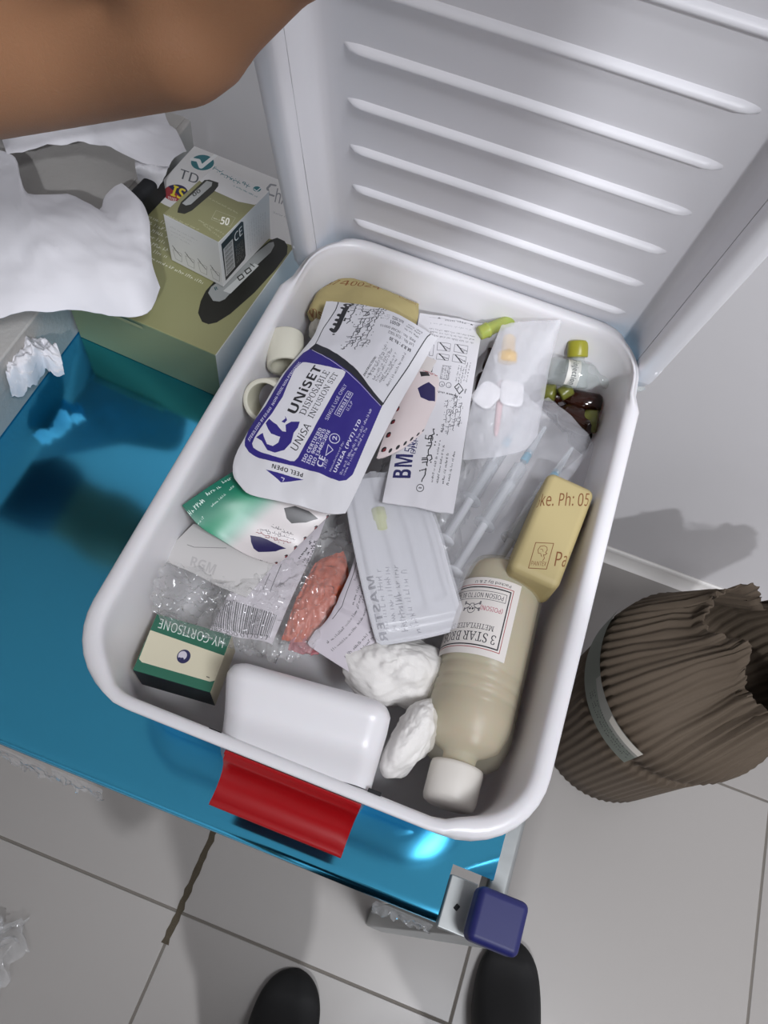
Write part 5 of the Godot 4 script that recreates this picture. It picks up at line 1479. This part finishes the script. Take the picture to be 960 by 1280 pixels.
	for k in 3:
		var o := [Vector2(488.7, 169.6), Vector2(128.3, 174.2), Vector2(491.0, 141.4)]
		p.fine(o[0] + (o[2] - o[0]) * -k, o[1] + (o[2] - o[0]) * -k, 15, gr, 303 + k, 2)
	for q in [[Vector2(203.9, 282.2), Vector2(309.3, 276.6), Vector2(310.9, 337.9), Vector2(208.2, 344.1)], [Vector2(341.0, 271.2), Vector2(444.8, 267.1), Vector2(445.7, 328.4), Vector2(342.4, 332.5)], [Vector2(339.8, 355.6), Vector2(445.4, 353.4), Vector2(445.6, 409.6), Vector2(340.4, 411.8)], [Vector2(212.8, 370.5), Vector2(311.5, 367.2), Vector2(310.4, 412.4), Vector2(214.1, 415.3)]]:
		p.stroke(q, 3.0, gr, true)
		p.line(q[0].lerp(q[1], 0.15), q[2].lerp(q[3], 0.25), 8.0, ink)
		p.line(q[0].lerp(q[2], 0.35), q[2].lerp(q[1], 0.3), 4.0, gr)
		p.fine(q[3].lerp(q[0], 0.3).lerp(q[2], 0.55), q[2].lerp(q[1], 0.3), 14, gr, int(q[0].x) + 320, 2)
	p.poly([Vector2(159.5, 422.3), Vector2(194.6, 414.1), Vector2(201.3, 421.9), Vector2(199.8, 564.3), Vector2(192.7, 572.0), Vector2(158.9, 573.3), Vector2(153.2, 565.5), Vector2(152.4, 430.3)], ink)
	p.fine([Vector2(185.3, 554.6)][0], [Vector2(182.3, 429.7)][0], 26, hexc("c9c8cc"), 330, 3)
	p.stroke([Vector2(152.1, 308.2), Vector2(180.2, 308.0), Vector2(184.5, 393.3), Vector2(158.6, 393.2)], 3.0, gr, true)
	p.stroke([Vector2(274.9, 456.4), Vector2(328.5, 456.3), Vector2(329.3, 575.5), Vector2(268.6, 574.7)], 3.0, gr, true)
	for k in 4:
		var o := [Vector2(286.1, 571.8), Vector2(287.8, 456.5)]
		p.fine(o[0] + Vector2(18 * k, 0), o[1] + Vector2(18 * k, 0), 14, gr, 340 + k, 2.5)
	for k in 3:
		var o := [Vector2(401.3, 573.3), Vector2(405.4, 434.3)]
		p.fine(o[0] + Vector2(20 * k, 0), o[1] + Vector2(20 * k, 0), 14, gr, 346 + k, 2.5)
	for k in 2:
		var o := [Vector2(461.0, 546.9), Vector2(468.4, 390.0)]
		p.fine(o[0] + Vector2(24 * k, 0), o[1] + Vector2(24 * k, 0), 14, gr, 350 + k, 2.5)
	for q in [Vector2(240.8, 616.5), Vector2(291.7, 616.7), Vector2(344.5, 615.6)]:
		p.ring(q, 20, 4, gr)
		p.fine(q + Vector2(10, 10), q + Vector2(10, -14), 16, gr, int(q.x), 2.5)
	p.stroke([Vector2(421.7, 580.9), Vector2(464.2, 620.7), Vector2(439.0, 661.8), Vector2(393.6, 617.2)], 7.0, ink, true)
	p.fine([Vector2(422.9, 640.6)][0], [Vector2(433.4, 600.8)][0], 20, ink, 356, 3)
	p.text("Mfg", [Vector2(491.6, 640.1), Vector2(495.1, 601.4), Vector2(475.8, 640.5)], ink, BOLD)
	p.fine([Vector2(458.5, 678.0)][0], [Vector2(235.7, 671.6)][0], 18, ink, 360, 4)
	f = coons(PackedVector3Array([Vector3(-0.0421, -0.0310, -0.1784), Vector3(-0.0188, -0.0310, -0.1845), Vector3(0.0111, -0.0310, -0.1908)]), PackedVector3Array([Vector3(0.0111, -0.0310, -0.1908), Vector3(0.0202, -0.0310, -0.1363), Vector3(0.0306, -0.0310, -0.0753), Vector3(0.0377, -0.0260, -0.0321), Vector3(0.0422, -0.0220, -0.0010)]), PackedVector3Array([Vector3(-0.0085, -0.0220, 0.0108), Vector3(0.0153, -0.0220, 0.0048), Vector3(0.0299, -0.0220, 0.0028), Vector3(0.0422, -0.0220, -0.0010)]), PackedVector3Array([Vector3(-0.0421, -0.0310, -0.1784), Vector3(-0.0298, -0.0310, -0.1115), Vector3(-0.0193, -0.0310, -0.0507), Vector3(-0.0085, -0.0220, 0.0108)]))
	tag(obj("syringe_pack", sheet(f, func(u: float, v: float) -> float: return 0.004 * hump(u, v, 2.0) + 0.0014 * FN.get_noise_2d(u * 3, v * 4), 0.0012, 16, 30), printed(p, 0.5)), "white printed 5 ml syringe pack lying beside the purple infusion pouch", "syringe pack")
	# ---- green and white packet, and its fellow between the pouch and the syringe pack
	p = Pr.new(900, 900, hexc("dcd5d4"))
	var dk := hexc("14705a")
	for k in 900:
		var s := k / 900.0
		var col := dk.lerp(hexc("2f9a72"), smoothstep(0.05, 0.4, s))
		col = col.lerp(hexc("dcd5d4"), smoothstep(0.30, 0.62, s))
		p.fill_dark(Rect2i(0, k, 900, 1), col)
	var wq := hexc("d9ece2")
	for q in [[Vector2(-55.6, 115.1), Vector2(184.1, 97.8)], [Vector2(231.4, 75.5), Vector2(358.2, 86.8)], [Vector2(413.6, 69.1), Vector2(490.4, 79.2)]]:
		p.fine(q[0], q[1], 38, wq, int(q[0].y) + 400, 6)
	for q in [[Vector2(-63.1, 193.0), Vector2(86.7, 185.5)], [Vector2(194.6, 162.2), Vector2(347.4, 163.1)], [Vector2(400.8, 156.8), Vector2(453.6, 155.6)]]:
		p.fine(q[0], q[1], 20, wq, int(q[0].y) + 410, 3)
	p.poly([Vector2(163.3, 543.6), Vector2(177.3, 572.1), Vector2(194.3, 609.5), Vector2(202.1, 660.9), Vector2(200.0, 725.9), Vector2(196.9, 782.6), Vector2(195.6, 823.3), Vector2(164.9, 794.5), Vector2(133.9, 779.3), Vector2(103.1, 736.7), Vector2(74.2, 691.7), Vector2(84.5, 642.6), Vector2(119.7, 587.5)], hexc("231c52"))
	p.poly([Vector2(482.7, 573.4), Vector2(536.7, 620.6), Vector2(547.1, 726.2), Vector2(521.9, 836.9), Vector2(499.3, 813.0), Vector2(458.3, 781.9), Vector2(434.3, 745.2), Vector2(403.9, 705.7), Vector2(422.0, 649.6)], hexc("1c181c"))
	var rd := hexc("7d2a30")
	p.script([Vector2(202.8, 561.8)][0], [Vector2(254.1, 818.1)][0], 36, 5, rd, 41)
	p.script([Vector2(237.2, 565.0)][0], [Vector2(286.2, 826.8)][0], 34, 4, hexc("3a3036"), 42)
	p.script([Vector2(285.4, 613.4)][0], [Vector2(322.0, 787.2)][0], 44, 4, hexc("3a3036"), 43)
	p.fine([Vector2(-44.4, 596.6)][0], [Vector2(-12.8, 814.3)][0], 24, ink, 44, 4)
	for q in [Vector2(24.9, 880.1), Vector2(126.1, 885.4), Vector2(235.8, 889.2), Vector2(341.7, 891.7), Vector2(458.5, 889.2), Vector2(573.3, 892.8)]:
		p.disc(q, 17, ink, 14)
		p.disc(q + Vector2(-6, 8), 12, rd, 12)
		p.disc(q + Vector2(-14, -8), 10, hexc("dcd5d4"), 12)
	f = coons(PackedVector3Array([Vector3(-0.1338, -0.0140, 0.0719), Vector3(-0.1255, -0.0160, 0.0527), Vector3(-0.1156, -0.0200, 0.0302), Vector3(-0.1060, -0.0240, 0.0064)]), PackedVector3Array([Vector3(-0.1060, -0.0240, 0.0064), Vector3(-0.0681, -0.0240, 0.0062), Vector3(-0.0309, -0.0300, 0.0040)]), PackedVector3Array([Vector3(-0.0617, -0.0360, 0.0792), Vector3(-0.0574, -0.0400, 0.0682), Vector3(-0.0532, -0.0400, 0.0562), Vector3(-0.0423, -0.0320, 0.0336), Vector3(-0.0309, -0.0300, 0.0040)]), PackedVector3Array([Vector3(-0.1338, -0.0140, 0.0719), Vector3(-0.1202, -0.0220, 0.0771), Vector3(-0.1045, -0.0300, 0.0775), Vector3(-0.0826, -0.0350, 0.0798), Vector3(-0.0617, -0.0360, 0.0792)]))
	tag(obj("suture_packet", sheet(f, func(u: float, v: float) -> float: return 0.005 * hump(u, v, 2.0) - 0.003 * sin(v * PI) * (1 - u), 0.0012, 24, 24), printed(p, 0.35)), "green and white packet with a navy umbrella under the infusion pouch", "packet")
	p = Pr.new(500, 700, hexc("dccfce"))
	p.poly([Vector2(210, 210), Vector2(330, 150), Vector2(420, 190), Vector2(470, 330), Vector2(380, 330), Vector2(270, 290)], hexc("231c52"))
	p.poly([Vector2(190, 60), Vector2(300, 30), Vector2(330, 80), Vector2(220, 110)], hexc("1c181c"))
	p.script(Vector2(230, 40), Vector2(420, 20), 60, 8, hexc("a02a36"), 51)
	for k in 7:
		p.disc(Vector2(45, 60 + 95 * k), 18, ink)
		p.disc(Vector2(120 + 70 * k, 660), 18, ink)
		p.disc(Vector2(52, 66 + 95 * k), 12, rd)
	f = coons(PackedVector3Array([Vector3(-0.0337, -0.0300, -0.1223), Vector3(-0.0199, -0.0300, -0.1223), Vector3(-0.0046, -0.0300, -0.1222)]), PackedVector3Array([Vector3(-0.0045, -0.0280, -0.1206), Vector3(-0.0001, -0.0280, -0.0924), Vector3(-0.0005, -0.0280, -0.0634)]), PackedVector3Array([Vector3(-0.0253, -0.0240, -0.0238), Vector3(-0.0206, -0.0240, -0.0266), Vector3(-0.0096, -0.0240, -0.0407), Vector3(-0.0002, -0.0240, -0.0606)]), PackedVector3Array([Vector3(-0.0331, -0.0260, -0.1190), Vector3(-0.0289, -0.0260, -0.0778), Vector3(-0.0275, -0.0260, -0.0499), Vector3(-0.0253, -0.0240, -0.0238)]))
	tag(obj("suture_packet", sheet(f, func(u: float, v: float) -> float: return 0.006 * hump(u, v, 2.0), 0.0012, 16, 20), printed(p, 0.35)), "pinkish white packet wedged between the infusion pouch and the syringe pack", "packet")
	f = coons(PackedVector3Array([Vector3(-0.0315, -0.0285, -0.1355), Vector3(-0.0209, -0.0285, -0.1350), Vector3(-0.0115, -0.0285, -0.1339)]), PackedVector3Array([Vector3(-0.0115, -0.0285, -0.1339), Vector3(-0.0089, -0.0285, -0.0888), Vector3(-0.0096, -0.0285, -0.0557)]), PackedVector3Array([Vector3(-0.0254, -0.0240, -0.0291), Vector3(-0.0207, -0.0240, -0.0358), Vector3(-0.0092, -0.0240, -0.0526)]), PackedVector3Array([Vector3(-0.0315, -0.0285, -0.1355), Vector3(-0.0276, -0.0285, -0.0846), Vector3(-0.0255, -0.0285, -0.0486), Vector3(-0.0254, -0.0240, -0.0291)]))
	tag(obj("paper_slip", sheet(f, func(u: float, v: float) -> float: return 0.003 * hump(u, v, 2.0), 0.0006, 12, 16), mat(hexc("cfc8c4"), 0.6)), "folded grey slip of paper tucked under the infusion pouch's right edge", "paper")
	# ---- whitish packet below the green one
	p = Pr.new(800, 500, hexc("cfccca"))
	p.text("RGM", [Vector2(253.3, 431.8), Vector2(459.0, 422.0), Vector2(223.3, 348.3)], hexc("bcb9b8"), BOLD)
	p.fine([Vector2(516.7, 507.9)][0], [Vector2(715.1, 442.6)][0], 40, hexc("bcb9b8"), 61, 7)
	p.stroke([Vector2(129.7, 263.4), Vector2(189.8, 267.3), Vector2(393.5, 174.7)], 5, hexc("6d6b6a"))
	f = coons(PackedVector3Array([Vector3(-0.1297, -0.0420, 0.0701), Vector3(-0.1012, -0.0420, 0.0671), Vector3(-0.0616, -0.0420, 0.0656)]), PackedVector3Array([Vector3(-0.0616, -0.0420, 0.0656), Vector3(-0.0658, -0.0420, 0.0841), Vector3(-0.0716, -0.0420, 0.1072)]), PackedVector3Array([Vector3(-0.1405, -0.0460, 0.1026), Vector3(-0.1150, -0.0460, 0.1033), Vector3(-0.0925, -0.0460, 0.1057), Vector3(-0.0725, -0.0460, 0.1059)]), PackedVector3Array([Vector3(-0.1297, -0.0420, 0.0701), Vector3(-0.1343, -0.0420, 0.0858), Vector3(-0.1405, -0.0460, 0.1026)]))
	tag(obj("paper_packet", sheet(f, func(u: float, v: float) -> float: return 0.003 * hump(u, v, 2.0), 0.0008, 16, 14), printed(p, 0.5)), "faded whitish paper packet under the green and white one", "packet")
	# ---- card with the bar code
	p = Pr.new(700, 1300, hexc("cbc5cb"))
	var g := RandomNumberGenerator.new()
	g.seed = 77
	var bar := [Vector2(-133.5, 904.6), Vector2(614.5, 1028.1), Vector2(633.5, 1234.1), Vector2(1.9, 1236.8)]
	var s := 0.0
	while s < 0.99:
		var w := g.randf_range(0.006, 0.022)
		p.poly([bar[0].lerp(bar[1], s), bar[0].lerp(bar[1], minf(s + w, 1)), bar[3].lerp(bar[2], minf(s + w, 1)), bar[3].lerp(bar[2], s)], ink)
		s += w + g.randf_range(0.008, 0.022)
	p.text("0 382900 017017", [Vector2(-53.4, 1308.8), Vector2(634.0, 1271.4), Vector2(-76.4, 1253.4)], ink, SANS)
	for q in [[Vector2(355.0, 808.2), Vector2(333.3, 618.7)], [Vector2(439.9, 829.1), Vector2(402.3, 522.5)]]:
		p.stroke(q, 7.0, ink)
	for q in [[Vector2(567.7, 463.4), Vector2(619.1, 275.5)], [Vector2(629.1, 499.4), Vector2(667.6, 278.5)], [Vector2(688.2, 529.6), Vector2(697.5, 265.5)]]:
		p.fine(q[0], q[1], 34, ink, int(q[0].x) + 500, 7)
	f = coons(PackedVector3Array([Vector3(-0.0786, -0.0460, 0.0554), Vector3(-0.0633, -0.0460, 0.0397), Vector3(-0.0445, -0.0460, 0.0267)]), PackedVector3Array([Vector3(-0.0445, -0.0460, 0.0267), Vector3(-0.0428, -0.0460, 0.0557), Vector3(-0.0433, -0.0460, 0.0926), Vector3(-0.0433, -0.0520, 0.1287)]), PackedVector3Array([Vector3(-0.0867, -0.0520, 0.1351), Vector3(-0.0710, -0.0520, 0.1331), Vector3(-0.0558, -0.0520, 0.1300), Vector3(-0.0433, -0.0520, 0.1287)]), PackedVector3Array([Vector3(-0.0786, -0.0460, 0.0554), Vector3(-0.0808, -0.0460, 0.0851), Vector3(-0.0846, -0.0460, 0.1096), Vector3(-0.0867, -0.0520, 0.1351)]))
	tag(obj("bar_code_card", sheet(f, func(u: float, v: float) -> float: return 0.003 * hump(u, v, 2.0) + 0.0015 * sin(u * 9.0) * v, 0.0008, 18, 22), printed(p, 0.5)), "pale card with a black bar code inside the crumpled clear bag", "card")
	# ---- orange wrapped item and pink scrap in the bag
	f = coons(PackedVector3Array([Vector3(-0.0406, -0.0580, 0.0662), Vector3(-0.0378, -0.0580, 0.0546), Vector3(-0.0236, -0.0560, 0.0427)]), PackedVector3Array([Vector3(-0.0238, -0.0580, 0.0418), Vector3(-0.0135, -0.0580, 0.0584), Vector3(-0.0115, -0.0580, 0.0812), Vector3(-0.0157, -0.0640, 0.1084)]), PackedVector3Array([Vector3(-0.0403, -0.0640, 0.1196), Vector3(-0.0277, -0.0640, 0.1164), Vector3(-0.0157, -0.0640, 0.1084)]), PackedVector3Array([Vector3(-0.0406, -0.0580, 0.0662), Vector3(-0.0418, -0.0580, 0.0902), Vector3(-0.0403, -0.0640, 0.1196)]))
	tag(obj("orange_wrapper", pouch(f, func(u: float, v: float) -> float: return 0.006 * hump(u, v, 2.0) + 0.004 * FN.get_noise_2d(u * 7, v * 9), func(u: float, v: float) -> float: return 0.010 * hump(u, v), 24, 28), mat(hexc("c9664a"), 0.4)), "coral orange wrapper showing through the clear bag", "wrapper")
	f = coons(PackedVector3Array([Vector3(-0.0327, -0.0640, 0.1088), Vector3(-0.0228, -0.0640, 0.1061), Vector3(-0.0115, -0.0640, 0.1067)]), PackedVector3Array([Vector3(-0.0115, -0.0640, 0.1067), Vector3(-0.0109, -0.0640, 0.1128), Vector3(-0.0124, -0.0640, 0.1196)]), PackedVector3Array([Vector3(-0.0337, -0.0660, 0.1237), Vector3(-0.0219, -0.0660, 0.1228), Vector3(-0.0125, -0.0660, 0.1190)]), PackedVector3Array([Vector3(-0.0327, -0.0640, 0.1088), Vector3(-0.0341, -0.0640, 0.1170), Vector3(-0.0334, -0.0640, 0.1243)]))
	tag(obj("pink_wrapper", sheet(f, func(u: float, v: float) -> float: return 0.004 * FN.get_noise_2d(u * 6, v * 6), 0.0008, 12, 10), mat(hexc("b06a70"), 0.5)), "small pinkish wrapper scrap below the bar code card", "wrapper")
	# ---- clear bag over card and orange wrapper
	f = coons(PackedVector3Array([Vector3(-0.1296, -0.0260, 0.1104), Vector3(-0.1098, -0.0420, 0.1004), Vector3(-0.0868, -0.0520, 0.0861), Vector3(-0.0608, -0.0520, 0.0603), Vector3(-0.0327, -0.0520, 0.0199)]), PackedVector3Array([Vector3(-0.0327, -0.0520, 0.0199), Vector3(-0.0177, -0.0520, 0.0422), Vector3(-0.0148, -0.0520, 0.0817), Vector3(-0.0146, -0.0600, 0.1144)]), PackedVector3Array([Vector3(-0.1195, -0.0500, 0.1430), Vector3(-0.1052, -0.0560, 0.1436), Vector3(-0.0842, -0.0560, 0.1413), Vector3(-0.0453, -0.0560, 0.1379), Vector3(-0.0232, -0.0560, 0.1315), Vector3(-0.0146, -0.0600, 0.1144)]), PackedVector3Array([Vector3(-0.1296, -0.0260, 0.1104), Vector3(-0.1282, -0.0260, 0.1299), Vector3(-0.1251, -0.0400, 0.1381), Vector3(-0.1195, -0.0500, 0.1430)]))
	var b := Bld.new()
	b.grid(90, 70, func(u: float, v: float) -> Vector3:
		var q: Vector3 = f.call(u, v) + UP * (0.009 * hump(u, v, 3.0))
		return q + crumple(q, 0.008, 55.0) * Vector3(0.4, 1, 0.4) + crumple(q, 0.0032, 170.0))
	tag(obj("plastic_bag", b.done(), M.bag_film), "crumpled clear plastic bag over the bar code card, behind the cream carton", "plastic bag")
	# ---- torn leaflet strip
	p = Pr.new(520, 900, hexc("cfc8cf"))
	p.stroke([Vector2(36.7, 85.3), Vector2(52.2, 234.3), Vector2(72.5, 493.5), Vector2(49.0, 628.9)], 6.0, ink)
	p.stroke([Vector2(544.5, 503.4), Vector2(527.0, 670.1), Vector2(474.2, 839.5)], 6.0, ink)
	p.stroke([Vector2(492.3, 756.8), Vector2(529.7, 753.2)], 5.0, ink)
	for q in [[Vector2(99.5, 277.3), Vector2(93.6, 106.7)], [Vector2(164.2, 454.6), Vector2(143.1, 114.9)], [Vector2(203.6, 453.2), Vector2(191.7, 170.3)], [Vector2(229.0, 395.0), Vector2(223.7, 173.1)], [Vector2(171.3, 805.9), Vector2(208.9, 449.5)], [Vector2(236.8, 830.0), Vector2(287.5, 353.3)], [Vector2(346.6, 811.7), Vector2(383.3, 434.7)], [Vector2(397.5, 728.9), Vector2(422.9, 448.3)], [Vector2(434.6, 739.0), Vector2(486.5, 487.3)]]:
		p.fine(q[0], q[1], 22, ink, int(q[0].x) + 600, 3.0)
	f = coons(PackedVector3Array([Vector3(-0.0147, -0.0460, 0.0398), Vector3(0.0040, -0.0460, 0.0430), Vector3(0.0275, -0.0460, 0.0570)]), PackedVector3Array([Vector3(0.0274, -0.0480, 0.0561), Vector3(0.0249, -0.0480, 0.0833), Vector3(0.0275, -0.0520, 0.0990), Vector3(0.0181, -0.0580, 0.1265)]), PackedVector3Array([Vector3(-0.0218, -0.0580, 0.1161), Vector3(-0.0189, -0.0580, 0.1187), Vector3(0.0020, -0.0580, 0.1232), Vector3(0.0181, -0.0580, 0.1265)]), PackedVector3Array([Vector3(-0.0147, -0.0460, 0.0398), Vector3(-0.0125, -0.0460, 0.0601), Vector3(-0.0131, -0.0460, 0.0867), Vector3(-0.0144, -0.0500, 0.0965), Vector3(-0.0176, -0.0540, 0.1046), Vector3(-0.0201, -0.0560, 0.1073), Vector3(-0.0218, -0.0580, 0.1161)]))
	tag(obj("leaflet", sheet(f, func(u: float, v: float) -> float: return 0.004 * hump(u, v, 2.0) - 0.004 * smoothstep(0.06, 0.0, absf(v - 0.56)) * (1 - u), 0.0005, 22, 40), printed(p, 0.6)), "torn printed leaflet strip beside the hard blister pack", "leaflet")
